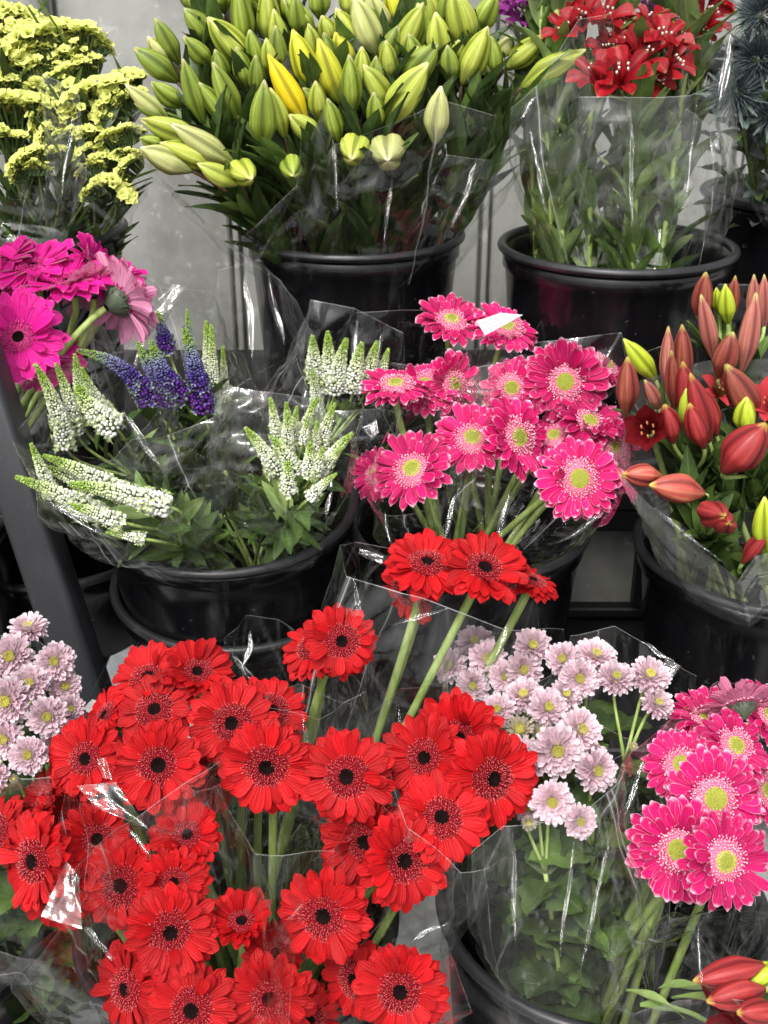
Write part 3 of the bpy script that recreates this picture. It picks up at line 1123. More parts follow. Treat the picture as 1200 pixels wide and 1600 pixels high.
def place_lily(label, buds, base, yf, group, leafmats, cat='lily', name='lily_stem', stemmat='stem_brown', nleaf=9, L=0.085, W=0.026, thick=0.0042, dtip=-0.012, tleaf=0.5):
    """buds = (base px, base py, tip px, tip py, width px, kind[, extra y at the tip])"""
    rr = random.Random(int(sum(b[0] * 3 + b[1] for b in buds)))
    b = Vector(base) + Vector((rr.uniform(-0.075, 0.075), rr.uniform(-0.06, 0.06), 0))
    t = thing(name, label, cat, b, group)
    hs_ = []
    for q in buds:
        y = yf(q[1]) + (q[7] if len(q) > 7 else 0)
        p = at(q[0], q[1], y)
        e = at(q[2], q[3], y + (q[6] if len(q) > 6 and q[6] is not None else dtip))
        hs_.append((p, e, metres(q[4], p) * 1.03, q[5]))
    c = sum((h[0] for h in hs_), Vector()) / len(hs_)
    dn = (b - c).normalized()
    node = c + dn * 0.06
    mb = MB()
    pts = [q - b for q in bez(node, node + dn * 0.05, node.lerp(b, 0.6), b, 9)]
    tube(mb, pts, thick * 0.8, thick * 1.15, 8)
    for p, e, w_, k in hs_:
        d = (e - p).normalized()
        tube(mb, [q - b for q in bez(p + d * 0.003, p - d * 0.018, node.lerp(p, 0.35), node, 6)], 0.0024, 0.0026, 7)
    link('stem', mb.mesh('stem', [M[stemmat]]), t)
    for p, e, w_, k in hs_:
        L_ = (e - p).length * 1.13
        link('bud', bud_data(k), t, mat=tr(p - b, e - p, rr.uniform(0, 6.28), (w_, w_, L_)))
    link('foliage', foliage(pts, nleaf, L, W, leafmats, rr, 0.36, 0, 1.5, 0.0, tleaf, 0.5), t)
    return t


# ------------------------------------------------------------------ speedwell spikes
ICO = None


def ico():
    global ICO
    if ICO is None:
        f = (1 + 5 ** 0.5) / 2
        v = [Vector(q).normalized() for q in ((-1, f, 0), (1, f, 0), (-1, -f, 0), (1, -f, 0), (0, -1, f), (0, 1, f), (0, -1, -f), (0, 1, -f), (f, 0, -1), (f, 0, 1), (-f, 0, -1), (-f, 0, 1))]
        fc = ((0, 11, 5), (0, 5, 1), (0, 1, 7), (0, 7, 10), (0, 10, 11), (1, 5, 9), (5, 11, 4), (11, 10, 2), (10, 7, 6), (7, 1, 8),
              (3, 9, 4), (3, 4, 2), (3, 2, 6), (3, 6, 8), (3, 8, 9), (4, 9, 5), (2, 4, 11), (6, 2, 10), (8, 6, 7), (9, 8, 1))
        ICO = (v, fc)
    return ICO


def spike_mesh(p0, p1, p2, R0, colour, rr):
    """p0 base, p2 tip, p1 the bend; points already in the thing's space"""
    mb = MB()
    n = 14
    ax = [p0 * (1 - t) ** 2 + p1 * 2 * t * (1 - t) + p2 * t * t for t in (i / n for i in range(n + 1))]
    tube(mb, ax, R0 * 0.62, R0 * 0.16, 8, 1)
    L = sum((a - b).length for a, b in zip(ax, ax[1:]))
    iv, fc = ico()
    s = 0.0
    while s < L:
        t = s / L
        r = R0 * (1 - t ** 1.2) ** 0.8 * (0.92 if t > 0.06 else 0.8) + R0 * 0.16
        br = lerp(0.0024, 0.00105, min(1, t * 1.05)) * (R0 / 0.0095) ** 0.4
        k = min(int(t * n), n - 1)
        p = ax[k].lerp(ax[k + 1], t * n - k)
        d = (ax[k + 1] - ax[k]).normalized()
        x = d.orthogonal().normalized()
        m = max(5, int(2 * math.pi * r / (2.15 * br)))
        off = rr.uniform(0, 6)
        for j in range(m):
            a = off + 2 * math.pi * j / m + rr.gauss(0, 0.06)
            o = Matrix.Rotation(a, 3, d) @ x
            q = p + o * (r * rr.uniform(0.9, 1.06) - br * 0.3) + d * rr.gauss(0, br * 0.3)
            sz = br * rr.uniform(0.75, 1.2)
            uu, tn = rr.random(), rr.random()
            ax2 = (o + d * 0.55).normalized()
            ids = [mb.vert(q + (v + ax2 * (v.dot(ax2) * 0.45)) * sz, (uu, t), tn) for v in iv]
            for f in fc:
                mb.face([ids[h] for h in f], 0)
        # a few opened florets stand off near the base
        if t < 0.4 and rr.random() < 0.8:
            for j in range(3):
                a = rr.uniform(0, 6.28)
                o = Matrix.Rotation(a, 3, d) @ x
                for e in range(4):
                    dd = (o + (Matrix.Rotation(e * 1.57 + a, 3, o) @ d) * 0.9).normalized()
                    leaf(mb, p + o * r, dd, o, br * 3.0, br * 2.0, 0.3, 0, 0, rr.random(), rr)
        s += br * 1.75
    # uv of opened florets / core are fine as they are
    return mb.mesh('spike', [M['spike_white' if colour == 'w' else 'spike_purple'], M['spike_core_w' if colour == 'w' else 'spike_core_p']])


def place_speedwell(label, spikes, base, group, colour, nleaf=16):
    """spikes = (base px, py, tip px, py, width px, y, bend)"""
    rr = random.Random(int(sum(q[0] + 7 * q[1] for q in spikes)))
    b = Vector(base) + Vector((rr.uniform(-0.05, 0.05), rr.uniform(-0.05, 0.05), 0))
    t = thing('speedwell_stem', label, 'speedwell', b, group)
    P = []
    for q in spikes:
        p = at(q[0], q[1], q[5])
        e = at(q[2], q[3], q[5] - 0.008)
        P.append((p, e, metres(q[4] / 2, p), q[6] if len(q) > 6 else 0))
    c = sum((h[0] for h in P), Vector()) / len(P)
    node = c.lerp(b, 0.3) + Vector((0, 0, 0.02))
    mb = MB()
    pts = [q - b for q in bez(node, node.lerp(b, 0.4) + Vector((0, 0, 0.04)), b + Vector((0, 0, 0.13)), b, 9)]
    tube(mb, pts, 0.002, 0.0028, 7)
    for p, e, w_, bd in P:
        d = (e - p).normalized()
        tube(mb, [q - b for q in bez(p, p - d * 0.03, node.lerp(p, 0.4), node, 7)], 0.0018, 0.002, 6)
    link('stem', mb.mesh('stem', [M['stem']]), t)
    for p, e, w_, bd in P:
        mid = (p + e) / 2
        side = (e - p).cross(FWD).normalized()
        link('spike', spike_mesh(p - b, mid + side * bd * (e - p).length - b, e - b, w_, colour, rr), t)
    ext = [c - b] + pts
    link('foliage', foliage(ext, nleaf + 14, 0.06, 0.022, [M['leaf'], M['leaf_dark'], M['leaf_dark'], M['leaf_pale'], M['leaf_dark']], rr, 0.9, 0, 0.7, 0.02, 0.42, 0.4), t)
    return t


# ------------------------------------------------------------------ statice
def statice_cluster(seed):
    rr = random.Random(seed)
    mb = MB()
    gr = MB()
    n = 66
    for i in range(n):
        x = rr.uniform(-1, 1)
        p = Vector((x, rr.gauss(0, 0.28), 0.36 * (1 - x * x) - 0.22 + rr.gauss(0, 0.10)))
        nrm = (Vector((x * 0.7, p.y * 1.2 - 0.75, 0.75)) + Vector((rr.gauss(0, .25), rr.gauss(0, .25), 0))).normalized()
        m = frame_of(nrm, rr.uniform(0, 6))
        s = rr.uniform(0.15, 0.23)
        tn = rr.random()
        rows = []
        for r, z, v in ((0.15, -0.5, 0.0), (0.42, -0.05, 0.4), (0.85, 0.22, 0.8), (1.12, 0.30, 1.0)):
            row = []
            for j in range(15):
                a = 2 * math.pi * j / 15
                fr = 1 + (0.16 * math.cos(5 * a) + 0.1 * rr.uniform(-1, 1)) * v
                row.append((p + m @ Vector((r * s * fr * math.cos(a), r * s * fr * math.sin(a), (z + 0.16 * v * rr.uniform(-1, 1)) * s)), (j / 15, v), tn))
            rows.append(row)
        mb.grid(rows, 0, True)
        tube(gr, [p - nrm * s * 0.2, p - nrm * s * 1.1, Vector((x * 0.6, 0, -0.75))], 0.045, 0.03, 5)
    return mb.mesh('flower_cluster', [M['statice']]), gr.mesh('cluster_stalk', [M['leaf']])


STAT = [statice_cluster(300 + i) for i in range(5)]


def place_statice(label, clusters, base, yf, group):
    rr = random.Random(int(sum(q[0] * 5 + q[1] for q in clusters)))
    b = Vector(base) + Vector((rr.uniform(-0.06, 0.06), rr.uniform(-0.05, 0.05), 0))
    t = thing('statice_stem', label, 'statice', b, group)
    P = []
    for q in clusters:
        p = at(q[0], q[1], yf(q[1]) + (q[4] if len(q) > 4 else 0))
        P.append((p, metres(q[2] / 2, p) * 1.6, q[3]))
    c = sum((h[0] for h in P), Vector()) / len(P)
    node = c.lerp(b, 0.35)
    mb = MB()
    pts = [q - b for q in bez(node, node.lerp(b, 0.3), node.lerp(b, 0.7), b, 9)]
    tube(mb, pts, 0.0028, 0.004, 7)
    for p, s, a in P:
        tube(mb, [q - b for q in bez(p - UP * s * 0.4, p - Vector((0, 0, 0.05)), node.lerp(p, 0.4), node, 8)], 0.0016, 0.0022, 6)
    link('stem', mb.mesh('stem', [M['stem_dark']]), t)
    for p, s, a in P:
        rot = Matrix((RT, FWD, UP)).transposed() @ Matrix.Rotation(-R(a), 3, 'Y') @ Matrix.Rotation(rr.uniform(-0.4, 0.4), 3, 'X')
        m = Matrix.Translation(p - b) @ rot.to_4x4() @ Matrix.Diagonal((s, s, s, 1))
        fc_, st_ = STAT[rr.randrange(5)]
        fo = link('flower_cluster', fc_, t, mat=m)
        link('cluster_stalk', st_, fo)
    ext = [c - b] + pts
    link('foliage', foliage(ext, 44, 0.085, 0.015, [M['leaf'], M['leaf_dark']], rr, 0.6, 0, 1.0, 0.0, 0.7, 0.3), t)
    return t


# ------------------------------------------------------------------ alstroemeria and open lily
def alst_flower(seed, mat):
    """unit flower facing +Z, mouth radius 1"""
    rr = random.Random(seed)
    mb = MB()
    for i in range(6):
        inner = i % 2
        a = 2 * math.pi * i / 6 + rr.gauss(0, 0.08)
        ca, sa = math.cos(a), math.sin(a)
        W = 0.56 if inner else 0.90
        e = 1.30 + rr.gauss(0, 0.08)
        x, z = 0.06, -0.75
        rows = []
        tn = rr.random() * 0.6 + (0.0 if inner else 0.3)
        N = 9
        for k in range(N + 1):
            t = k / N
            wv = (0.18 + 0.82 * t ** 1.3) * (1 - max(0, (t - 0.72) / 0.28) ** 2.2 * 0.92)
            rows.append([((ca * x - sa * o_ * W * 0.5 * wv, sa * x + ca * o_ * W * 0.5 * wv, z + 0.28 * W * o_ * o_ * wv - (0.04 if o_ == 0 else 0)), ((o_ + 1) / 2, t), tn) for o_ in (-1, -0.5, 0, 0.5, 1)])
            x += math.cos(e) * 1.35 / N
            z += math.sin(e) * 1.35 / N
            e -= (0.14 if inner else 0.17) * rr.uniform(0.7, 1.2)
        mb.grid(rows, 0)
    for i in range(6):
        a = rr.uniform(0, 6.28)
        r = rr.uniform(0.1, 0.3)
        p = Vector((r * math.cos(a), r * math.sin(a), 0.05))
        tube(mb, [Vector((0, 0, -0.6)), p * 0.6 + Vector((0, 0, -0.2)), p], 0.015, 0.012, 5)
        tube(mb, [p, p + Vector((0, 0, 0.10))], 0.045, 0.035, 6, 1)
    return mb.mesh('bloom', [mat, M['anther']])


ALR = [alst_flower(400 + i, M['alst_red']) for i in range(3)]
ALP = [alst_flower(410 + i, M['alst_purple']) for i in range(2)]


def place_alst(label, blooms, base, yf, group, red=True, nleaf=16):
    rr = random.Random(int(sum(q[0] * 5 + q[1] for q in blooms)))
    b = Vector(base) + Vector((rr.uniform(-0.04, 0.04), rr.uniform(-0.04, 0.04), 0))
    t = thing('alstroemeria_stem', label, 'alstroemeria', b, group)
    P = []
    for q in blooms:
        p = at(q[0], q[1], yf(q[1]) + (q[4] if len(q) > 4 else 0))
        P.append((p, metres(q[2] / 2, p) * 1.22, facing(q[3])))
    c = sum((h[0] for h in P), Vector()) / len(P)
    node = c + (b - c).normalized() * 0.06
    mb = MB()
    pts = [q - b for q in bez(node, node.lerp(b, 0.3), node.lerp(b, 0.7), b, 11)]
    tube(mb, pts, 0.0036, 0.0042, 8)
    for p, s, n in P:
        tube(mb, [q - b for q in bez(p - n * s * 0.7, p - n * (s + 0.012), node.lerp(p, 0.3), node, 7)], 0.0018, 0.002, 6)
    link('stem', mb.mesh('stem', [M['stem']]), t)
    for p, s, n in P:
        link('bloom', (ALR[rr.randrange(3)] if red else ALP[rr.randrange(2)]), t, mat=tr(p - b, n, rr.uniform(0, 6), s))
    link('foliage', foliage(pts, nleaf + 12, 0.10, 0.036, [M['leaf'], M['leaf_pale'], M['leaf_pale'], M['leaf']], rr, 0.45, 0, 1.1, 0.0, 0.9, 0.6), t)
    return t


# ------------------------------------------------------------------ thistle
def thistle_mesh(seed):
    rr = random.Random(seed)
    mb = MB()
    ga = math.pi * (3 - math.sqrt(5))
    n = 260
    for i in range(n):
        z = 1 - 1.75 * (i + 0.5) / n
        r = math.sqrt(max(0, 1 - z * z))
        d = Vector((r * math.cos(i * ga), r * math.sin(i * ga), z + 0.25)).normalized()
        L = rr.uniform(0.75, 1.08)
        leaf(mb, d * 0.28, d, d.orthogonal(), L - 0.2, 0.085, rr.uniform(-0.2, 0.3), 0, 0, rr.random(), rr)
    for i in range(15):
        a = 6.28 * i / 15
        d = Vector((math.cos(a), math.sin(a), rr.uniform(-0.2, 0.15)))
        leaf(mb, d * 0.3, d, (0, 0, 1), rr.uniform(0.9, 1.3), 0.16, -0.3, 1, 5, rr.random(), rr)
    return mb.mesh('flower_head', [M['thistle'], M['thistle_leaf']])


THI = [thistle_mesh(500 + i) for i in range(3)]


def place_thistle(label, px, py, dia, y, tilt, base, group):
    rr = random.Random(px * 7 + py)
    b = Vector(base) + Vector((rr.uniform(-0.06, 0.06), rr.uniform(-0.05, 0.05), 0))
    t = thing('thistle_stem', label, 'thistle', b, group)
    p = at(px, py, y)
    n = facing(tilt)
    s = metres(dia / 2, p)
    o, pts = stem_obj(t, p, n, b, 0.0028, M['stem_dark'], 0.06)
    link('flower_head', THI[rr.randrange(3)], t, mat=tr(p - b, n, rr.uniform(0, 6), s))
    link('foliage', foliage(pts, 14, 0.07, 0.025, [M['thistle_leaf'], M['leaf_dark']], rr, 0.9, 4, 0.6, 0.08, 0.8), t)
    return t


# ------------------------------------------------------------------ cellophane sleeves
def sleeve(label, base, base_r, tops, seed, folds=5, amp=0.014, matt=False, bulge=0.02, group=None, facet=0.016):
    """a film sleeve: from a ring low in the bucket up to a cut edge through the corner points tops = (px, py, y);
    stiff film breaks into flat facets with straight creases between them"""
    rr = random.Random(seed)
    b = Vector(base)
    P = [at(*q) for q in tops]
    K = len(P)
    cen = sum(P, Vector()) / K
    axis = (cen - b).normalized()
    seg = [(P[(i + 1) % K] - P[i]).length for i in range(K)]
    tot = sum(seg)
    NU, NV = 190, 46
    ring, corner = [], []
    for i in range(K):
        m = max(2, round(NU * seg[i] / tot))
        for j in range(m):
            ring.append(P[i].lerp(P[(i + 1) % K], j / m))
            corner.append(max(0, 1 - min(j, m - j) / 1.4))
    n = len(ring)
    outs = []
    for q in ring:
        hd = q - cen
        o = hd - axis * hd.dot(axis)
        outs.append(o.normalized())
    off = Vector((rr.uniform(0, 50), rr.uniform(0, 50), rr.uniform(0, 50)))
    # lattice of facet corners: long upright facets low down, smaller ones near the top
    lats = []
    for (gu, gv, a) in ((folds + 3, 3, amp), (2 * folds + 5, 6, facet * 0.55), (4 * folds + 7, 13, facet * 0.26)):
        H = [[rr.uniform(-1, 1) for _ in range(gu)] for _ in range(gv + 2)]
        J = [rr.uniform(-0.35, 0.35) for _ in range(gv + 2)]
        E = [[[rr.random() for _ in range(3)] for _ in range(gu)] for _ in range(gv + 2)]
        lats.append((gu, gv, a, H, J, E))

    def facets(u, v):
        d, cr = 0.0, 0.0
        for li, (gu, gv, a, H, J, E) in enumerate(lats):
            y = v * gv
            k = min(int(y), gv)
            fy = y - k
            x = (u * gu + lerp(J[k], J[k + 1], fy)) % gu
            i = int(x) % gu
            fx = x - int(x)
            i2 = (i + 1) % gu
            h00, h10, h01, h11 = H[k][i], H[k][i2], H[k + 1][i], H[k + 1][i2]
            flip = E[k][i][2] > 0.5
            if flip:
                fx2 = 1 - fx
                h00, h10, h01, h11 = h10, h00, h11, h01
            else:
                fx2 = fx
            if fx2 + fy < 1:
                h = h00 + (h10 - h00) * fx2 + (h01 - h00) * fy
                bend = abs(h10 + h01 - h00 - h11)
            else:
                h = h11 + (h01 - h11) * (1 - fx2) + (h10 - h11) * (1 - fy)
                bend = abs(h10 + h01 - h00 - h11)
            d += a * h
            wline = (0.05, 0.045, 0.05)[li]
            e = E[k][i]
            if li < 2:
                if bend > 1.0 and e[0] > 0.45:
                    cr = max(cr, 1 - abs(fx2 + fy - 1) / (wline * 1.2))
                if e[1] > 0.62:
                    cr = max(cr, 1 - min(fx, 1 - fx) / wline)
        return d, max(0.0, cr)

    seams = [rr.uniform(0, 1) for _ in range(2)]
    rows = []
    for v in [i / NV for i in range(NV)] + [0.9978, 1.0]:
        env = min(1, 0.25 + 1.1 * v) * (1 if v < 0.9 else 1 - 0.5 * (v - 0.9) / 0.1)
        row = []
        for i, q in enumerate(ring):
            out = outs[i]
            u = i / n
            p = (b + out * base_r).lerp(q, v)
            d, cr = facets(u, v)
            w1 = noise.noise(Vector((math.cos(6.2832 * u) * 1.3, math.sin(6.2832 * u) * 1.3, v * 1.5)) + off)
            disp = d * env + bulge * math.sin(math.pi * v) * (1 + 0.4 * w1)
            wob = 0.005 * noise.noise(p * 9 + off) * (v ** 3)
            p = p + out * disp + axis * wob - b
            su = min(min(abs(u - q_), 1 - abs(u - q_)) for q_ in seams) * n
            c = max(cr * (0.45 + 0.5 * w1 + 0.25), 1.0 if su < 0.5 else 0.0, corner[i] * 0.45 * v)
            row.append((p, (u, v), max(0.0, min(1.0, c))))
        rows.append(row)
    mb = MB()
    ids = [[mb.vert(*q) for q in r] for r in rows]
    for vi in range(len(ids) - 1):
        a, c = ids[vi], ids[vi + 1]
        for j in range(n):
            k = (j + 1) % n
            mb.face((a[j], a[k], c[k], c[j]), 1 if vi == len(ids) - 2 else 0)
    t = link('film_sleeve', mb.mesh('film_sleeve', [M['film_matt'] if matt else M['film'], M['film_hem']]), None, b)
    tag(t, label, 'wrapper', group)
    return t


def fold(sleeve_obj, corners, y, seed, dn=(0, 0, 0), curl=0.0):
    """a turned-over flap of a sleeve's film, tilted to mirror the sun into the camera as a white patch; corners = photo pixels"""
    rr = random.Random(seed)
    cx, cy = sum(c[0] for c in corners) / 4, sum(c[1] for c in corners) / 4
    c0 = at(cx, cy, y)
    sd = Vector((-0.25, -0.62, 0.95)).normalized()
    n = (sd + (CAM - c0).normalized()).normalized()  # flap turned halfway between sun and camera so it shines white
    n = (n + Vector(dn)).normalized()
    Q = []
    for px, py in corners:
        d = (at(px, py, 1.0) - CAM)
        Q.append(CAM + d * ((c0 - CAM).dot(n) / d.dot(n)))
    off = Vector((rr.uniform(0, 40), rr.uniform(0, 40), 0))
    mb = MB()
    N = 22
    o = sleeve_obj.location
    size = (Q[0] - Q[2]).length
    rows = []
    for i in range(N + 1):
        row = []
        for j in range(N + 1):
            s_, t_ = i / N, j / N
            sq = s_
            if curl:
                sq = 0.5 + (s_ - 0.5) * (0.12 + 0.88 * math.sin(math.pi * t_) ** 0.8) + 0.55 * noise.noise(Vector((t_ * 1.8, 0.3, 0)) + off)
            p = Q[0].lerp(Q[1], t_) + (Q[3].lerp(Q[2], t_) - Q[0].lerp(Q[1], t_)) * sq
            h = noise.noise(Vector((s_ * 1.6, t_ * 1.6, 0)) + off) * 0.034 + (1 - abs(noise.noise(Vector((s_ * 3.2, t_ * 3.2, 3)) + off)) * 2) * 0.009
            edge = 0.0 if curl else 0.5 if min(i, j, N - i, N - j) == 0 else 0.0
            if curl:
                h = h * 0.35 - curl * (2 * s_ - 1) ** 2 * (0.85 + 0.9 * noise.noise(Vector((t_ * 5, 1.7, 0)) + off)) - curl * 0.35 * (2 * s_ - 1) * noise.noise(Vector((t_ * 4, 7.7, 0)) + off)
            row.append((p + n * (h * size) - o, (s_ * 0.06, t_ * 0.06), edge))
        rows.append(row)
    mb.grid(rows)
    return link('glint_flap', mb.mesh('glint_flap', [M['film']]), sleeve_obj)


def glint_strip(sleeve_obj, a, e, wpx, y, seed):
    """a curled film strip added to catch the sun as a bright streak, from photo pixel a to e"""
    d = Vector((e[0] - a[0], e[1] - a[1]))
    n = Vector((-d.y, d.x)).normalized() * wpx / 2
    o = fold(sleeve_obj, [(a[0] - n.x, a[1] - n.y), (e[0] - n.x, e[1] - n.y), (e[0] + n.x, e[1] + n.y), (a[0] + n.x, a[1] + n.y)], y, seed, (0, 0, 0), 0.13 * wpx / max(40.0, d.length))
    o.name = 'film_glint_strip'  # strip added for its highlight, aimed like the flaps
    o.data.name = 'film_glint_strip'
    return o


def yline(*pts):
    def f(py):
        if py <= pts[0][0]:
            return pts[0][1]
        for (a, ya), (b_, yb) in zip(pts, pts[1:]):
            if py <= b_:
                return lerp(ya, yb, (py - a) / (b_ - a))
        return pts[-1][1]
    return f


B_MUM, B_RED, B_LEFT, B_CORNER = (0.215, 0.865, 0.06), (-0.145, 0.86, 0.06), (-0.487, 0.86, 0.06), (0.545, 0.73, 0.06)
B_SPEED, B_PINK, B_RUSSET, B_FUCHSIA = (-0.197, 1.335, 0.375), (0.108, 1.345, 0.35), (0.472, 1.31, 0.35), (-0.60, 1.30, 0.39)
B_GREEN, B_ALST, B_STAT, B_THI = (-0.044, 1.703, 0.57), (0.325, 1.61, 0.58), (-0.535, 1.665, 0.57), (0.655, 1.80, 0.57)

# ------------------------------------------------------------------ red gerberas
G = 'red gerberas of the big front bunch'
yr = yline((820, 1.0), (900, 0.975), (1100, 0.875), (1200, 0.825), (1400, 0.745), (1600, 0.685))
REDS = [
    # label, px, py, diameter, tilt, y offset, variant
    ('red gerbera facing up behind a tall film sleeve, highest of the reds', 667, 882, 125, (-0.05, 0.80), 0.0, None),
    ('red gerbera drooping under the highest red gerbera, seen from behind', 636, 925, 105, (-0.55, -0.30, 0.35), 0.03, None),
    ('red gerbera with drooping petals beside the highest one, before the pink bunch', 757, 888, 128, (0.12, 0.62), -0.01, None),
    ('red gerbera seen almost edge-on at the end of the top row of reds', 832, 908, 84, (0.45, 0.80), 0.02, None),
    ('red gerbera on a tall stem just under the black speedwell bucket, facing out', 533, 1002, 112, (0.18, 0.22), -0.02, None),
    ('red gerbera tucked behind the one under the speedwell bucket, petals hanging', 490, 1012, 105, (-0.30, 0.52), 0.02, None),
    ('half closed red gerbera pressed to the light grey sheet under the tub', 308, 1050, 106, (0.25, 0.62), 0.0, 5),
    ('red gerbera tipped back just in front of the pale shelf sheet', 232, 1058, 112, (-0.15, 0.70), 0.0, None),
    ('red gerbera seen in profile at the foot of the slanting post', 165, 1118, 95, (-0.55, 0.62), 0.01, None),
    ('upright red gerbera above the large open one near the post', 242, 1110, 118, (0.02, 0.48), -0.01, None),
    ('red gerbera with a wide dark centre under the base of the nested tub', 363, 1130, 130, (0.0, 0.18), -0.01, None),
    ('red gerbera mostly hidden between two open ones below the nested tub', 424, 1112, 112, (0.22, 0.38), 0.02, None),
    ('red gerbera with a veil of film over its lower half', 417, 1198, 140, (0.04, 0.05), -0.015, None),
    ('large flat red gerbera next to a crumpled bright patch of film', 248, 1195, 136, (-0.02, 0.02), -0.015, None),
    ('red gerbera partly under the bright film patch, by the pale mums', 135, 1186, 122, (-0.12, 0.25), 0.0, None),
    ('large flat red gerbera in the middle of the bunch with clear petals all round', 543, 1213, 138, (0.0, 0.06), -0.02, None),
    ('red gerbera turned aside, left one of the close group beside the mums', 664, 1184, 128, (-0.42, 0.08), -0.005, None),
    ('broad red gerbera at the back of the close group beside the mums', 716, 1155, 140, (-0.22, 0.25), 0.015, None),
    ('red gerbera overlapping the pink mums with a very dark centre', 768, 1216, 146, (0.32, 0.12), -0.015, None),
    ('red gerbera half veiled by film below the group beside the mums', 690, 1278, 138, (-0.10, 0.38), -0.02, None),
    ('red gerbera behind the bigger one next to the rim of the mum bucket', 570, 1315, 132, (-0.15, 0.12), 0.0, None),
    ('biggest red gerbera, nearest the rim of the mum bucket', 631, 1345, 142, (0.22, 0.05), -0.02, None),
    ('single flat red gerbera in front with green stems behind it', 506, 1430, 140, (0.02, 0.0), -0.025, None),
    ('cup shaped red gerbera above two stacked open ones', 293, 1305, 108, (0.12, 0.60), 0.0, 5),
    ('smaller red gerbera squeezed between a cup shaped one and an open one', 272, 1380, 106, (0.12, 0.30), -0.005, None),
    ('red gerbera with a fold of film running down its middle', 190, 1383, 136, (-0.22, 0.05), 0.0, None),
    ('open red gerbera at the foot of a column of three', 267, 1456, 138, (0.0, 0.0), -0.02, None),
    ('red gerbera turned to the side outside the folded film, near the edge', 56, 1345, 144, (-0.42, 0.05), -0.01, None),
    ('red gerbera cut by the edge of the picture', 0, 1302, 110, (-0.60, 0.30), 0.01, None),
    ('red gerbera in profile under the lowest mums', 72, 1252, 110, (-0.66, 0.45), 0.015, None),
    ('red gerbera seen from behind through film near the picture edge', 105, 1290, 112, (0.55, 0.35), 0.02, None),
    ('crumpled red gerbera wholly under film below the bright patch', 150, 1312, 112, (0.35, 0.30), 0.0, None),
    ('red gerbera with long hanging petals below the sideways one', 82, 1408, 120, (-0.20, -0.35), 0.01, None),
    ('cup shaped red gerbera with pale filaments in the middle front', 378, 1442, 104, (0.02, 0.78), -0.005, 6),
    ('red gerbera leaning under the cup with pale filaments', 428, 1488, 94, (0.42, 0.42), 0.005, None),
    ('open red gerbera under the leaning one on the lower edge', 422, 1560, 136, (0.10, 0.12), -0.015, None),
    ('red gerbera cut by the lower edge, under the column of three', 300, 1578, 134, (0.0, 0.08), -0.02, None),
    ('red gerbera in profile against clear film on the lower edge', 198, 1545, 130, (-0.62, 0.05), 0.0, None),
    ('flat red gerbera in the corner by the pavement gap', 626, 1548, 142, (0.0, 0.02), -0.02, None),
    ('red gerbera hidden behind the flat one by the pavement gap', 556, 1530, 122, (-0.52, 0.05), 0.01, None),
    ('red gerbera low in the gap between two flat front ones, mostly hidden', 482, 1592, 110, (0.30, -0.2), 0.03, None),
    ('narrow red gerbera seen edge-on through two layers of film', 335, 1215, 96, (0.90, 0.1), 0.03, None),
]
for (lab, px, py, dia, tl, dy, var) in REDS:
    place_gerbera('red', lab, px, py, dia, yr(py) + dy, tl, B_RED, G, var)

# ------------------------------------------------------------------ pink gerberas with white edges, middle row
G = 'edged pink gerberas of the middle bucket'
yp = yline((490, 1.50), (600, 1.40), (750, 1.25))
for (lab, px, py, dia, tl, dy, var) in [
    ('edged pink gerbera tipped up at the top of the bunch, no label over it', 705, 502, 102, (-0.02, 0.62), 0.0, None),
    ('edged pink gerbera under a white paper label', 790, 512, 106, (0.10, 0.58), 0.0, None),
    ('edged pink gerbera tipped up on a bare straight stem next to the speedwell', 618, 603, 108, (-0.06, 0.78), -0.03, None),
    ('darker edged pink gerbera between the bare stemmed one and a pale one', 664, 603, 100, (0.0, 0.45), 0.0, None),
    ('pale edged pink gerbera turned sideways in the upper row', 708, 602, 104, (0.62, 0.18), 0.0, None),
    ('dull edged pink gerbera behind film next to the large round one', 800, 606, 94, (-0.25, 0.20), 0.02, None),
    ('large round edged pink gerbera facing out, upper one of the two flat ones', 883, 597, 126, (0.0, 0.05), -0.02, None),
    ('edged pink gerbera peeping out behind the large round one, by the lily buds', 946, 570, 88, (0.55, 0.55), 0.03, None),
    ('edged pink gerbera facing up in the centre of the bunch', 738, 686, 116, (-0.12, 0.58), -0.01, None),
    ('tall narrow edged pink gerbera with a bright centre in the middle of the bunch', 808, 684, 130, (0.45, 0.05), -0.02, None),
    ('edged pink gerbera low at the front, leaning out over the black rim', 645, 734, 122, (-0.20, 0.52), -0.02, None),
    ('flat edged pink gerbera lowest of the bunch, nearest the dark riser', 904, 748, 128, (0.06, 0.02), -0.04, None),
    ('edged pink gerbera seen from its side above the lowest one', 920, 660, 108, (0.25, 0.55), 0.01, 4),
    ('edged pink gerbera half lost behind the tall narrow one', 866, 682, 84, (-0.35, 0.60), 0.03, None),
    ('edged pink gerbera dim through film beside the dark red open lily', 958, 700, 92, (0.62, 0.15), 0.03, None),
    ('edged pink gerbera dim in the film fold low by the speedwell bucket', 588, 742, 80, (-0.55, 0.1), 0.06, None),
]:
    place_gerbera('pink', lab, px, py, dia, yp(py) + dy, tl, B_PINK, G, var)

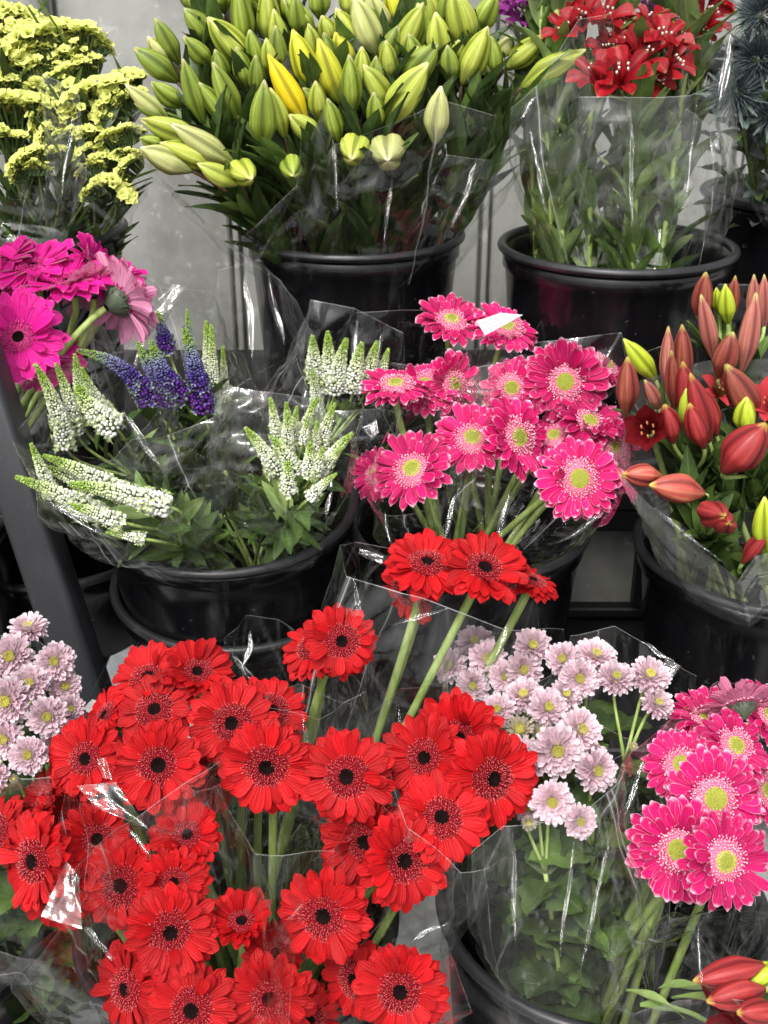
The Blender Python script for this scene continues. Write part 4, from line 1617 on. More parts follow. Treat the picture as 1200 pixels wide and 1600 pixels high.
G = 'edged pink gerberas of the mum bucket'
yq = yline((1080, 0.90), (1200, 0.83), (1340, 0.765))
for (lab, px, py, dia, tl, dy, var) in [
    ('edged pink gerbera of the front trio, next to the green mum stems', 1062, 1327, 156, (-0.36, 0.02), -0.005, None),
    ('edged pink gerbera of the front trio, overlapping the other two', 1131, 1345, 142, (0.06, 0.12), -0.03, None),
    ('edged pink gerbera of the front trio, the topmost', 1116, 1247, 148, (0.05, 0.10), -0.01, None),
    ('edged pink gerbera behind the front trio with petals under film', 1066, 1196, 118, (-0.20, 0.58), 0.01, None),
    ('edged pink gerbera with an orange tinged centre behind the front trio', 1148, 1166, 120, (0.05, 0.42), 0.01, None),
    ('edged pink gerbera turned away showing its green back', 1158, 1105, 124, (-0.05, 0.80, -0.45), 0.015, None),
    ('dark edged pink gerbera seen edge-on beside the turned away one', 1105, 1124, 112, (-0.15, 0.80), 0.03, 4),
    ('edged pink gerbera cut by the picture edge above the trio', 1200, 1118, 110, (0.3, 0.5), 0.03, None),
    ('edged pink gerbera dim behind the trio at the picture edge', 1196, 1235, 110, (0.5, 0.2), 0.05, None),
]:
    place_gerbera('pink', lab, px, py, dia, yq(py) + dy, tl, (0.165, 0.80, 0.06), G, var)

G = 'fuchsia gerberas behind the slanting post'
yh = yline((390, 1.45), (480, 1.38), (560, 1.31))
for (lab, px, py, dia, tl, dy, var) in [
    ('open fuchsia gerbera with a black centre facing out by the post', 30, 528, 132, (-0.05, 0.22), -0.03, 1),
    ('fuchsia gerbera lying flat under the rim of the statice bucket', 52, 418, 120, (-0.15, 0.86), 0.0, None),
    ('fuchsia gerbera cut by the picture edge under the statice bucket', 2, 410, 110, (-0.3, 0.75), 0.02, None),
    ('fuchsia gerbera lying flat with hanging front petals in the middle', 108, 440, 124, (0.0, 0.80), -0.02, 3),
    ('fuchsia gerbera standing on edge against the black statice bucket', 143, 412, 84, (0.86, 0.45), 0.02, 2),
    ('pale backed fuchsia gerbera bent away, its green calyx in view', 185, 470, 130, (0.62, 0.50, -0.45), 0.0, None),
    ('fuchsia gerbera bent away behind the flat one, striped petal backs', 142, 452, 100, (-0.15, 0.85, -0.40), 0.0, None),
    ('dull fuchsia gerbera under film below the open one', 62, 558, 118, (0.35, 0.55), 0.02, None),
    ('dull fuchsia gerbera at the picture edge above the open one', 2, 455, 96, (-0.5, 0.3), 0.03, None),
    ('fuchsia gerbera farthest back, only petal tips over the others', 178, 432, 88, (0.45, 0.82), 0.05, None),
]:
    place_gerbera('fuchsia', lab, px, py, dia, yh(py) + dy, tl, B_FUCHSIA, G, var)

# ------------------------------------------------------------------ mums
G = 'pale pink mums of the front bucket'
ym = yline((1000, 0.965), (1130, 0.875), (1290, 0.79))
Z = 0.0
place_mum_stem('mum spray with the largest round open mum at its front', [(870, 1173, 84, (0, .12), -.01, 0), (905, 1141, 72, (.35, .35), 0, 0), (846, 1146, 44, (.1, .55), .01, 1), (812, 1140, 54, (-.1, .55), .005, 1)], B_MUM, ym, G)
place_mum_stem('mum spray beside the open one, two heads against dark leaves', [(931, 1204, 68, (.25, .1), -.005, 0), (930, 1185, 50, (.5, .5), .015, 0), (906, 1283, 54, (.05, .1), -.01, 0)], B_MUM, ym, G)
place_mum_stem('lowest mum spray by the red petals with a yellow green half open head', [(862, 1253, 70, (0, .1), -.01, 0), (829, 1262, 50, (-.5, .1), .01, 0), (826, 1287, 30, (0.1, .3), 0, 1)], B_MUM, ym, G)
place_mum_stem('mum spray half hidden behind the dark centred red gerbera', [(815, 1187, 74, (-.3, .2), .0, 0), (778, 1110, 56, (-.25, .5), .01, 0), (818, 1088, 62, (-.1, .65), .01, 0), (856, 1107, 64, (.1, .45), 0, 0)], B_MUM, ym, G)
place_mum_stem('mum spray of drooping heads under clear film near the top', [(880, 1030, 56, (-.3, .3), .0, 0), (905, 1060, 62, (.0, .1), -.01, 0), (884, 1086, 52, (.1, .5), .0, 0), (930, 1026, 66, (.15, .7), .005, 0)], B_MUM, ym, G)
place_mum_stem('mum spray of three flat topped heads above broad lobed leaves', [(962, 1060, 60, (.08, .66), -.01, 0), (1014, 1057, 66, (.12, .62), -.01, 0), (1026, 1100, 54, (.35, .55), .0, 0), (990, 1166, 17, (0, .3), -.02, 1)], B_MUM, ym, G, 22)
place_mum_stem('mum spray veiled by film behind the long gerbera stems', [(762, 1030, 62, (-.1, .3), .04, 0), (704, 1040, 58, (-.35, .35), .05, 0), (738, 1072, 54, (0, .15), .04, 0), (742, 1004, 58, (-.1, .6), .06, 0)], B_MUM, ym, G, 8)
place_mum_stem('mum spray veiled by film at the top corner of the film', [(832, 1010, 60, (.05, .45), .01, 0), (818, 1046, 60, (.0, .1), .02, 0), (790, 1058, 56, (-.1, .2), .03, 0)], B_MUM, ym, G, 8)

G = 'pale pink mums beside the post'
yl = yline((970, 0.955), (1100, 0.885), (1220, 0.825))
place_mum_stem('mum spray with a tipped head highest beside the slanting post', [(45, 984, 62, (.05, .85), .01, 0), (18, 1026, 74, (-.05, .2), 0, 0), (86, 1034, 62, (.1, .2), -.005, 0)], (-0.42, 0.87, 0.06), yl, G)
place_mum_stem('mum spray in the middle of the cluster beside the post', [(46, 1070, 64, (.1, .42), -.01, 0), (102, 1074, 52, (.3, .35), .01, 0), (75, 1120, 66, (.1, .15), -.01, 0), (110, 1108, 46, (.3, .2), .01, 0)], (-0.42, 0.87, 0.06), yl, G)
place_mum_stem('mum spray on the picture edge beside the post', [(12, 1096, 80, (-.1, .15), -.01, 0), (8, 1155, 66, (-.1, .1), 0, 0), (-6, 1212, 50, (-.3, .1), 0, 0), (-20, 1040, 60, (-.3, .2), 0, 0)], (-0.42, 0.87, 0.06), yl, G)
place_mum_stem('lowest mum spray over the red petals with a small green bud', [(45, 1180, 62, (.05, .2), -.01, 0), (84, 1164, 48, (.25, .3), .01, 0), (22, 1217, 18, (0, .3), .0, 1)], (-0.42, 0.87, 0.06), yl, G)

# ------------------------------------------------------------------ green lilies
G = 'green lily stems of the top bucket'
yg = yline((-20, 1.80), (100, 1.70), (200, 1.60), (290, 1.52))
LM = [M['leaf_dark'], M['leaf'], M['leaf_dark']]
g_, d_, l_, p_, y_ = 'green', 'deep', 'lime', 'pale', 'yellow'
for lab, buds in [
    ('lily stem with two tall buds against the wall in the upper corner of the bunch', [(280, 100, 247, 38, 30, d_), (333, 103, 293, 63, 30, g_), (267, 100, 235, 63, 26, p_)]),
    ('lily stem whose deep green buds point at the yellow statice', [(277, 128, 218, 82, 36, d_), (290, 167, 243, 133, 32, g_), (263, 187, 205, 140, 28, p_)]),
    ('lily stem with a thick bud leaning over at the top near the wall', [(347, 32, 295, -5, 38, g_), (330, 64, 293, 20, 36, g_), (300, 20, 290, -30, 32, g_)]),
    ('lily stem with the fat bud that leans across the upper middle of the bunch', [(390, 104, 333, 38, 45, l_), (385, 78, 372, -10, 36, g_)]),
    ('lily stem with slim upright buds in the shaded middle', [(318, 193, 290, 105, 32, d_), (360, 195, 317, 138, 30, g_), (375, 192, 338, 110, 36, g_)]),
    ('lily stem with a cream tipped bud lowest towards the statice', [(317, 218, 232, 190, 38, l_), (365, 256, 280, 202, 36, p_), (263, 188, 217, 165, 22, d_)]),
    ('lily stem with the lowest spreading buds and a blunt one facing out', [(340, 258, 262, 228, 38, l_), (300, 267, 230, 236, 40, p_), (373, 288, 317, 260, 32, l_), (368, 258, 390, 278, 40, l_, -.05)]),
    ('lily stem with a tiny bud showing under the cream ones', [(257, 228, 223, 217, 22, g_), (402, 152, 400, 95, 28, d_)]),
    ('lily stem with the plump egg shaped bud left of the golden one', [(412, 235, 413, 140, 40, g_), (445, 215, 425, 148, 30, l_), (455, 250, 458, 272, 34, g_, -.05)]),
    ('lily stem with the ripe golden bud', [(480, 195, 427, 100, 36, 'ripe'), (500, 217, 458, 184, 34, l_)]),
    ('lily stem with a yellow green bud taller than the golden one', [(493, 147, 462, 60, 40, y_), (493, 100, 483, 45, 28, l_), (502, 173, 477, 142, 24, d_)]),
    ('lily stem with two clear yellow buds side by side', [(532, 162, 502, 74, 38, y_), (547, 108, 527, 58, 36, y_)]),
    ('lily stem with a narrow striped bud standing before the yellow pair', [(550, 183, 546, 98, 32, g_), (530, 222, 514, 163, 28, g_), (570, 142, 566, 82, 28, l_)]),
    ('lily stem with tall buds crowding the top edge over the golden one', [(420, 70, 417, -10, 36, l_), (492, 52, 450, 5, 36, g_), (455, 40, 440, -20, 34, l_)]),
    ('lily stem with pale green buds at the top centre', [(563, 82, 530, 22, 36, l_), (592, 90, 558, 6, 44, p_), (520, 68, 505, 30, 30, l_)]),
    ('lily stem with pinkish cream bud beside a dark slim one', [(607, 55, 583, -2, 32, p_), (597, 102, 619, 48, 34, d_), (640, 82, 664, 42, 28, d_)]),
    ('lily stem with yellow buds cut by the top edge', [(627, 44, 608, -20, 32, y_), (640, 40, 652, -22, 32, y_), (682, 36, 668, -14, 30, l_)]),
    ('lily stem with a sloping bud low in the middle, reaching to the upper corner', [(603, 198, 660, 112, 50, l_), (610, 168, 573, 110, 36, l_)]),
    ('lily stem with the pale upright bud just above the black rim leaves', [(680, 224, 688, 147, 38, p_), (632, 132, 677, 76, 44, g_)]),
    ('lily stem with two blunt cream buds facing straight out, lowest in front', [(558, 222, 550, 246, 46, l_, -.055), (606, 226, 606, 248, 54, p_, -.06)]),
    ('lily stem with broad buds behind film at the top', [(617, 98, 656, 17, 38, l_), (692, 98, 682, 30, 38, l_), (650, 110, 640, 60, 30, g_)]),
    ('lily stem with the big bud upright near the red alstroemeria', [(732, 80, 710, -6, 46, l_), (745, 52, 772, -3, 38, g_), (713, 94, 717, 66, 24, l_)]),
    ('lily stem with a long bud leaning over the edge of the film', [(722, 132, 757, 54, 42, l_), (762, 118, 752, 95, 26, p_)]),
    ('lily stem with a striped bud and a bud lying out towards the alstroemeria', [(773, 120, 768, 65, 34, g_), (780, 90, 797, 60, 26, p_), (790, 108, 845, 62, 36, l_)]),
    ('lily stem with one long bud reaching across to the red alstroemeria', [(815, 137, 902, 86, 40, l_)]),
    ('lily stem with slim upright buds between the golden bud and the top edge', [(445, 95, 430, 25, 30, l_), (470, 62, 462, 0, 28, g_), (405, 110, 392, 55, 28, g_)]),
    ('lily stem with three pale upright buds near the top, right of the yellow pair', [(575, 60, 570, -5, 30, p_), (612, 130, 604, 72, 30, l_), (590, 150, 588, 96, 28, g_)]),
    ('lily stem with upright lime buds under the broad ones at the top', [(655, 130, 652, 80, 30, l_), (668, 60, 664, -8, 30, l_), (706, 128, 700, 78, 30, g_)]),
    ('lily stem with slim green buds pointing up over the plump egg shaped one', [(388, 140, 372, 82, 30, g_), (430, 120, 418, 68, 28, l_), (352, 135, 338, 85, 28, d_)]),
    ('lily stem with buds deep in the middle under the yellow pair', [(590, 205, 585, 152, 30, g_), (500, 190, 494, 135, 30, l_), (630, 190, 634, 140, 28, l_)]),
    ('lily stem deep inside the bunch with dark buds', [(440, 118, 432, 50, 32, d_), (520, 120, 508, 60, 30, d_), (590, 60, 575, 10, 30, d_)]),
    ('lily stem at the back with buds seen only above the others', [(350, 20, 345, -30, 32, g_), (400, 30, 395, -30, 34, g_), (548, 30, 545, -25, 34, l_)]),
    ('lily stem behind the film near the top with dull buds', [(668, 80, 655, 15, 34, g_), (700, 50, 700, -10, 34, g_), (500, 30, 495, -20, 34, g_)]),
]:
    place_lily(lab, buds, B_GREEN, yg, G, LM, nleaf=26, L=0.125, W=0.036)

# ------------------------------------------------------------------ russet lilies
G = 'russet lily stems of the middle row'
yv = yline((430, 1.48), (600, 1.32), (700, 1.22), (830, 1.12))
LM2 = [M['leaf'], M['leaf'], M['leaf_dark']]
b_, r_, o_, s_, n_ = 'brown', 'red', 'orange', 'rose', 'new'
for lab, buds in [
    ('russet lily stem with the lime bud highest beside the alstroemeria bucket', [(1095, 505, 1102, 436, 32, b_), (1138, 506, 1134, 452, 26, n_), (1124, 490, 1120, 455, 18, n_)]),
    ('russet lily stem with a tall rosy bud inside the film', [(1115, 562, 1098, 474, 26, s_), (1122, 590, 1142, 528, 38, b_), (1140, 500, 1148, 440, 22, b_)]),
    ('russet lily stem with tall pinkish buds on the picture edge', [(1158, 582, 1178, 474, 32, s_), (1178, 510, 1178, 440, 22, s_), (1194, 512, 1194, 440, 22, s_)]),
    ('russet lily stem with two upright buds beneath a speckled film edge', [(1042, 612, 1044, 524, 22, s_), (1068, 602, 1066, 520, 30, b_), (1054, 640, 1050, 560, 24, b_)]),
    ('russet lily stem with a long lime bud pointing at the pink gerberas', [(1025, 594, 981, 538, 30, n_), (978, 650, 980, 570, 34, b_), (1030, 640, 1010, 600, 22, s_)]),
    ('russet lily stem with a lime bud standing before dark red ones', [(1088, 672, 1074, 616, 38, n_), (1108, 690, 1082, 598, 36, r_), (1120, 680, 1100, 615, 32, r_)]),
    ('russet lily stem with a red bud next to the open dark flower', [(1052, 692, 1040, 640, 34, r_), (1078, 660, 1068, 578, 36, r_), (1100, 700, 1080, 640, 34, r_)]),
    ('russet lily stem with the big brown bud behind a small lime one', [(1180, 660, 1140, 582, 46, b_), (1164, 676, 1166, 628, 34, n_)]),
    ('russet lily stem with the largest dark red bud, slanting up', [(1130, 738, 1188, 672, 62, r_), (1200, 640, 1215, 590, 44, o_)]),
    ('russet lily stem with two orange red buds pointing at the riser', [(1034, 745, 981, 742, 36, o_), (1100, 772, 1026, 760, 46, o_)]),
    ('russet lily stem with a pair of blunt red buds under the film fold', [(1098, 800, 1128, 806, 42, r_, -.05), (1128, 814, 1138, 818, 34, r_, -.05)]),
    ('russet lily stem with a lime bud and a red one at the film corner', [(1196, 862, 1195, 788, 36, n_), (1160, 880, 1200, 830, 26, r_)]),
]:
    place_lily(lab, buds, B_RUSSET, yv, G, LM2, nleaf=20, L=0.085, W=0.03, stemmat='stem', dtip=-0.008, tleaf=0.36)


def lily_open(label, px, py, dia, y, tilt, base, group, petm, n=6, open_=0.55, name='open_lily'):
    rr = random.Random(px)
    b = Vector(base)
    t = thing(name, label, 'lily', b, group)
    p = at(px, py, y)
    nrm = facing(tilt)
    s = metres(dia / 2, p)
    mb = MB()
    for i in range(n):
        inner = i % 2
        a = 2 * math.pi * i / n + rr.gauss(0, 0.1)
        ca, sa = math.cos(a), math.sin(a)
        W = 0.75 if inner else 0.62
        e = lerp(1.45, 0.8, open_)
        x, z = 0.08, -0.8
        rows = []
        for k in range(11):
            q = k / 10
            wv = (0.25 + 0.75 * math.sin(math.pi * min(1, q * 0.8 + 0.12))) * (1 - max(0, (q - 0.75) / 0.25) ** 2 * 0.9)
            rows.append([((ca * x - sa * o_ * W * 0.5 * wv, sa * x + ca * o_ * W * 0.5 * wv, z + 0.25 * W * o_ * o_ * wv - (0.05 if o_ == 0 else 0)), ((o_ + 1) / 2, q * 0.9), rr.random() * 0.3 + 0.3) for o_ in (-1, -.5, 0, .5, 1)])
            x += math.cos(e) * 0.15
            z += math.sin(e) * 0.15
            e -= 0.14 * (0.35 + 0.75 * open_) * rr.uniform(0.5, 1.4)
        mb.grid(rows)
    m = tr(p - b, nrm, rr.uniform(0, 6), s)
    link('bloom', mb.mesh('bloom', [petm]), t, mat=m)
    st = MB()
    for i in range(6):
        a = 6.28 * i / 6
        e = Vector((0.22 * math.cos(a), 0.22 * math.sin(a), 0.1))
        tube(st, [Vector((0, 0, -0.75)), e * 0.5 + Vector((0, 0, -0.3)), e], 0.02, 0.015, 6, 0)
        tube(st, [e + Vector((-0.05, 0, 0.02)), e + Vector((0.06, 0.02, 0.03))], 0.035, 0.03, 6, 1)
    link('stamens', st.mesh('stamens', [M['bud_red'], M['anther_brown']]), t, mat=m)
    stem_obj(t, p - nrm * s * 0.78, nrm, b, 0.0035, M['stem'], 0.05)
    return t


lily_open('half open dark red lily showing its black throat, beside the pink gerberas', 1012, 672, 96, 1.22, (-0.35, 0.10), (B_RUSSET[0] - 0.05, B_RUSSET[1], B_RUSSET[2]), G, M['lily_petal'], 6, 0.12)
lily_open('coral red lily petals opening behind the big brown bud', 1128, 606, 60, 1.33, (0.1, 0.5), B_RUSSET, G, M['lily_rose'], 6, 0.5)
lily_open('coral lily cut by the picture edge above the largest red bud', 1202, 628, 80, 1.25, (-0.3, 0.4), (0.52, 1.33, 0.35), G, M['lily_rose'], 6, 0.3)

G = 'red lily stems at the lower corner'
yc = yline((1450, 0.70), (1600, 0.62))
lily_open('wide open dark red lily on the lower edge', 1178, 1590, 120, 0.655, (-0.1, 0.45), (0.50, 0.72, 0.06), G, M['lily_petal'], 6, 0.9)
place_lily('lily stem with a long dark red bud pointing at the mum bucket rim', [(1195, 1508, 1098, 1530, 44, 'red'), (1195, 1545, 1116, 1562, 46, 'red')], (0.50, 0.74, 0.06), yc, G, LM2, nleaf=10, L=0.07, W=0.024, stemmat='stem')
place_lily('lily stem with a lime bud at the corner', [(1215, 1505, 1170, 1540, 34, 'new'), (1215, 1580, 1160, 1582, 40, 'red')], (0.55, 0.74, 0.06), yc, G, LM2, nleaf=10, L=0.07, W=0.024, stemmat='stem')

# ------------------------------------------------------------------ speedwell
ys = yline((480, 1.46), (560, 1.40), (680, 1.28), (760, 1.16), (830, 1.10))
G = 'speedwell stems of the tilted bucket'
for lab, col, sp in [
    ('white speedwell stem with three upright spikes beneath the fuchsia gerberas', 'w', [(102, 698, 54, 568, 27, 1.27, -.10), (120, 676, 87, 568, 23, 1.29, -.06), (128, 655, 117, 553, 22, 1.30, -.02)]),
    ('white speedwell stem with a stout curved spike behind the slanting post', 'w', [(180, 668, 120, 600, 38, 1.27, .18), (170, 650, 128, 575, 22, 1.30, .1)]),
    ('white speedwell stem lying outwards, longest spike over the post', 'w', [(160, 806, 23, 745, 28, 1.11, -.05), (150, 765, 64, 728, 25, 1.15, -.03), (82, 775, 48, 692, 20, 1.13, 0)]),
    ('white speedwell stem lying outwards with thick blunt spikes, nearest the rim', 'w', [(262, 792, 106, 756, 34, 1.10, -.06), (195, 772, 68, 712, 28, 1.14, -.05), (190, 815, 110, 788, 24, 1.10, 0)]),
    ('short white speedwell stem at the rim with a pale green tip', 'w', [(225, 842, 166, 832, 14, 1.10, 0), (262, 800, 240, 770, 14, 1.12, 0)]),
    ('purple speedwell stem with one long spike bent over sideways', 'p', [(240, 640, 120, 548, 30, 1.34, -.28)]),
    ('purple speedwell stem with a thin straight spike beside the bent one', 'p', [(268, 636, 215, 535, 27, 1.36, .04)]),
    ('purple speedwell stem with the tallest spikes in the middle', 'p', [(285, 622, 236, 532, 32, 1.36, .14), (262, 545, 246, 488, 22, 1.39, 0)]),
    ('purple speedwell stem with a thick spike nearest the white spikes', 'p', [(318, 640, 287, 510, 32, 1.36, -.03), (300, 600, 292, 484, 16, 1.40, 0)]),
    ('slim white speedwell stem beyond the purple spikes', 'w', [(328, 612, 322, 500, 20, 1.41, 0), (336, 640, 330, 505, 18, 1.39, 0), (352, 625, 348, 540, 14, 1.42, 0)]),
    ('white speedwell stem with spikes fanned towards the purple ones', 'w', [(432, 738, 383, 668, 24, 1.20, -.06), (434, 690, 422, 620, 18, 1.25, -.02), (462, 738, 424, 682, 22, 1.19, -.05)]),
    ('white speedwell stem with many spikes in the middle of the fan', 'w', [(453, 690, 447, 628, 17, 1.26, 0), (450, 705, 450, 640, 19, 1.22, .03), (455, 702, 464, 635, 18, 1.24, 0), (466, 700, 496, 620, 20, 1.25, .04), (484, 742, 484, 692, 22, 1.18, 0), (474, 690, 480, 655, 14, 1.22, 0)]),
    ('white speedwell stem with spikes fanned towards the pink gerberas', 'w', [(500, 704, 524, 630, 20, 1.24, .06), (500, 735, 552, 676, 22, 1.20, .05), (492, 705, 495, 658, 14, 1.23, 0), (500, 738, 536, 698, 18, 1.19, .03), (492, 742, 506, 698, 18, 1.18, 0)]),
    ('white speedwell stem with two short low spikes under the fan', 'w', [(450, 768, 450, 720, 22, 1.15, 0), (484, 778, 526, 740, 16, 1.15, .05)]),
    ('white speedwell stem at the back with blunt spikes beneath the lily bucket', 'w', [(492, 590, 488, 524, 24, 1.42, 0), (516, 610, 512, 518, 27, 1.42, 0), (524, 612, 542, 528, 26, 1.41, .06)]),
    ('greenish white speedwell stem in the film fold nearest the pinks', 'w', [(552, 610, 566, 535, 28, 1.41, .05), (572, 608, 590, 533, 26, 1.42, .04), (590, 600, 607, 545, 18, 1.43, 0), (496, 640, 488, 575, 18, 1.38, 0)]),
]:
    place_speedwell(lab, sp, B_SPEED, G, col)

# ------------------------------------------------------------------ statice
G = 'yellow statice stems'
yt = yline((0, 1.74), (150, 1.66), (300, 1.58))
for lab, cl in [
    ('yellow statice stem with the highest flowers against the wall', [(32, 22, 46, -10), (60, 62, 60, 10), (20, 55, 44, 0), (5, 35, 40, -20)]),
    ('yellow statice stem with a long arched flower cluster', [(102, 64, 78, 12), (135, 82, 44, 40), (85, 88, 46, -10), (128, 104, 40, 30)]),
    ('yellow statice stem with flowers cut by the picture edge', [(12, 88, 60, 0), (22, 115, 50, 60), (4, 130, 40, 20), (5, 170, 50, 10)]),
    ('yellow statice stem at the front with a bright horizontal cluster', [(30, 170, 76, 5), (80, 162, 56, -50), (64, 192, 40, 70), (52, 82, 30, 0)]),
    ('yellow statice stem at the front with small low buds', [(65, 215, 34, 70), (65, 238, 28, 80), (12, 215, 40, 10), (40, 250, 46, 40), (82, 206, 24, 0)]),
    ('yellow statice stem with two clusters towards the lilies', [(150, 148, 72, 25), (172, 160, 50, 50), (183, 128, 46, 30), (112, 112, 46, 30)]),
    ('yellow statice stem dim behind film near the lily buds', [(195, 160, 40, 40), (192, 125, 40, 25), (205, 205, 28, 0), (205, 150, 30, 30)]),
    ('yellow statice stem with pale flowers below the others', [(150, 210, 40, 0), (182, 216, 44, 30), (126, 240, 26, 50), (165, 245, 30, 0), (160, 180, 24, 0)]),
    ('yellow statice stem at the back with flowers between the two highest clusters', [(85, 45, 44, 10), (40, 45, 46, -10), (112, 88, 40, 10), (70, 110, 40, 0)]),
    ('yellow statice stem in the middle with flowers behind the film corner', [(118, 142, 44, 10), (100, 130, 40, -10), (135, 170, 36, 20), (96, 175, 34, 0)]),
    ('greenish yellow statice stem low in the middle of its bucket', [(112, 210, 34, 10), (95, 235, 28, 0), (140, 262, 28, 20), (60, 262, 26, 0)]),
    ('yellow statice stem with the lowest clusters above the bucket rim', [(197, 260, 36, 50), (182, 290, 44, -30), (145, 296, 28, 30), (200, 240, 26, 0)]),
]:
    place_statice(lab, cl, B_STAT, yt, G)

# ------------------------------------------------------------------ alstroemeria
G = 'alstroemeria stems'
ya = yline((0, 1.66), (110, 1.58))
place_alst('red alstroemeria stem with six open blooms, the nearest', [(928, 112, 74, (-.45, .45)), (972, 112, 84, (-.15, .35), -.02), (1005, 80, 78, (.05, .35)), (1040, 52, 72, (.1, .55)), (1060, 92, 66, (.6, .2)), (1030, 122, 56, (.35, -.2), 0.02), (985, 62, 62, (-.1, .6), .02)], B_ALST, ya, G, True, 24)
place_alst('red alstroemeria stem whose blooms crowd in behind the nearest six', [(950, 70, 60, (-.2, .5), .04), (1020, 30, 64, (0, .6), .03), (1068, 58, 56, (.5, .4), .03), (975, 35, 56, (-.1, .6), .04)], (0.35, 1.63, 0.58), ya, G, True, 22)
place_alst('red alstroemeria stem behind film next to the lily buds', [(905, 25, 72, (-.3, .5), .03), (945, 18, 78, (0, .5), .03), (880, 40, 60, (-.5, .4), .03), (962, 60, 50, (0, .6), .05)], (0.27, 1.62, 0.58), ya, G, True, 20)
place_alst('red alstroemeria stem standing alone by the thistles', [(1112, 18, 70, (.3, .2), .04), (1105, 45, 40, (.1, -.4), .04), (1125, -5, 50, (.4, .5), .05)], (0.38, 1.64, 0.58), ya, G, True, 14)
place_alst('purple alstroemeria stem behind the long lily bud', [(815, 15, 70, (-.2, .4), .10), (850, 10, 60, (.1, .4), .10), (790, 0, 60, (-.4, .5), .10)], (0.24, 1.68, 0.58), ya, G, False, 14)
place_alst('purple alstroemeria stem behind the red blooms', [(1020, 5, 60, (0, .5), .12), (1055, 15, 50, (.3, .5), .12)], (0.33, 1.70, 0.58), ya, G, False, 14)
for lab, x0, q in [('bare alstroemeria stem nearest the wall gap, blooms out of view', 0.235, [(842, -45, 60, (-.3, .5), .05)]), ('bare alstroemeria stem beside the wall gap in the film', 0.25, [(868, -60, 60, (0, .5), .04)]), ('leafy alstroemeria stem rising past the red blooms', 0.36, [(1090, -40, 60, (.2, .5), .03)]),
                   ('alstroemeria stem behind the bare ones in the film beside the lilies', 0.26, [(900, -50, 60, (0, .5), .08)]), ('leafy alstroemeria stem in the middle of the film, without a bloom in view', 0.31, [(985, -50, 60, (0, .5), .08)]),
                   ('leafy alstroemeria stem at the back of its bucket near the thistles', 0.35, [(1060, -50, 60, (0, .5), .1)])]:
    place_alst(lab, q, (x0, 1.60, 0.58), ya, G, True, 26)

# ------------------------------------------------------------------ thistles
G = 'blue thistles'
for lab, px, py, dia, y, tl in [
    ('blue thistle head highest on the picture edge', 1190, 22, 88, 1.66, (-.2, .4)),
    ('dark blue thistle head below the highest one', 1185, 92, 92, 1.65, (-.2, .2)),
    ('pale blue thistle head in the film by the alstroemeria sleeve', 1150, 145, 88, 1.64, (-.3, .2)),
    ('dull thistle head behind the alstroemeria sleeve', 1108, 100, 62, 1.75, (-.3, .3)),
    ('thistle head above the pale one, behind film', 1150, 85, 52, 1.74, (-.2, .4)),
    ('lowest blue thistle head on the picture edge', 1205, 180, 80, 1.64, (.1, .2)),
]:
    place_thistle(lab, px, py, dia, y, tl, B_THI, G)

# ------------------------------------------------------------------ cellophane
G = None
SL = {}
SL[len(SL) + 1] = sleeve('clear film round the nearer statice, its top corner in front of the flowers', (-0.520, 1.620, 0.818), 0.06, [(66, 118, 1.55), (122, 142, 1.56), (120, 320, 1.53), (-60, 300, 1.52), (-80, 60, 1.72), (40, 90, 1.78)], 1, 4)
SL[len(SL) + 1] = sleeve('clear film round the farther statice, opening towards the lilies', (-0.490, 1.680, 0.818), 0.06, [(130, 60, 1.80), (215, 85, 1.76), (245, 275, 1.60), (200, 330, 1.56), (120, 250, 1.58), (100, 120, 1.72)], 2, 5)
SL[len(SL) + 1] = sleeve('clear film flaring out under the lowest lily buds', (-0.080, 1.660, 0.804), 0.07, [(208, 242, 1.50), (300, 330, 1.50), (365, 380, 1.52), (460, 290, 1.50), (470, 200, 1.56), (420, 60, 1.70), (330, 30, 1.80), (205, 110, 1.72)], 3, 5)
SL[len(SL) + 1] = sleeve('clear film round the lilies in front, folded at the top corner', (-0.010, 1.630, 0.804), 0.07, [(512, 165, 1.52), (525, 225, 1.49), (610, 200, 1.48), (690, 160, 1.50), (770, 180, 1.54), (740, 110, 1.64), (625, 85, 1.66), (590, 105, 1.60), (540, 120, 1.58)], 4, 4)
SL[len(SL) + 1] = sleeve('clear film beside the wall gap with a bright top fold, beside the alstroemeria', (0.030, 1.680, 0.804), 0.07, [(700, 240, 1.54), (765, 250, 1.56), (845, 150, 1.60), (865, 140, 1.64), (800, 20, 1.76), (700, -10, 1.82), (660, 100, 1.70)], 5, 5)
SL[len(SL) + 1] = sleeve('clear film round the back of the lilies at the top edge', (-0.030, 1.740, 0.804), 0.07, [(400, 60, 1.68), (470, 90, 1.66), (560, 60, 1.68), (640, 20, 1.78), (560, -60, 1.88), (400, -60, 1.88)], 6, 5)
SL[len(SL) + 1] = sleeve('straight sided clear film in front of the nearest red alstroemeria', (0.360, 1.540, 0.807), 0.05, [(983, 152, 1.50), (1075, 150, 1.50), (1125, 130, 1.54), (1140, 10, 1.70), (1040, -30, 1.78), (930, -20, 1.76), (890, 60, 1.66), (905, 150, 1.52)], 7, 3, 0.006)
SL[len(SL) + 1] = sleeve('clear film round the back alstroemeria stems next to the lilies', (0.280, 1.580, 0.807), 0.05, [(795, 170, 1.56), (850, 120, 1.54), (905, 30, 1.56), (960, 20, 1.62), (900, -50, 1.76), (800, -30, 1.76)], 8, 5, 0.008)
SL[len(SL) + 1] = sleeve('clear film by the thistles with a long smooth side', (0.409, 1.586, 0.807), 0.05, [(1080, 60, 1.60), (1150, 40, 1.58), (1130, 160, 1.54), (1110, 200, 1.54), (1070, 170, 1.54)], 9, 3, 0.006)
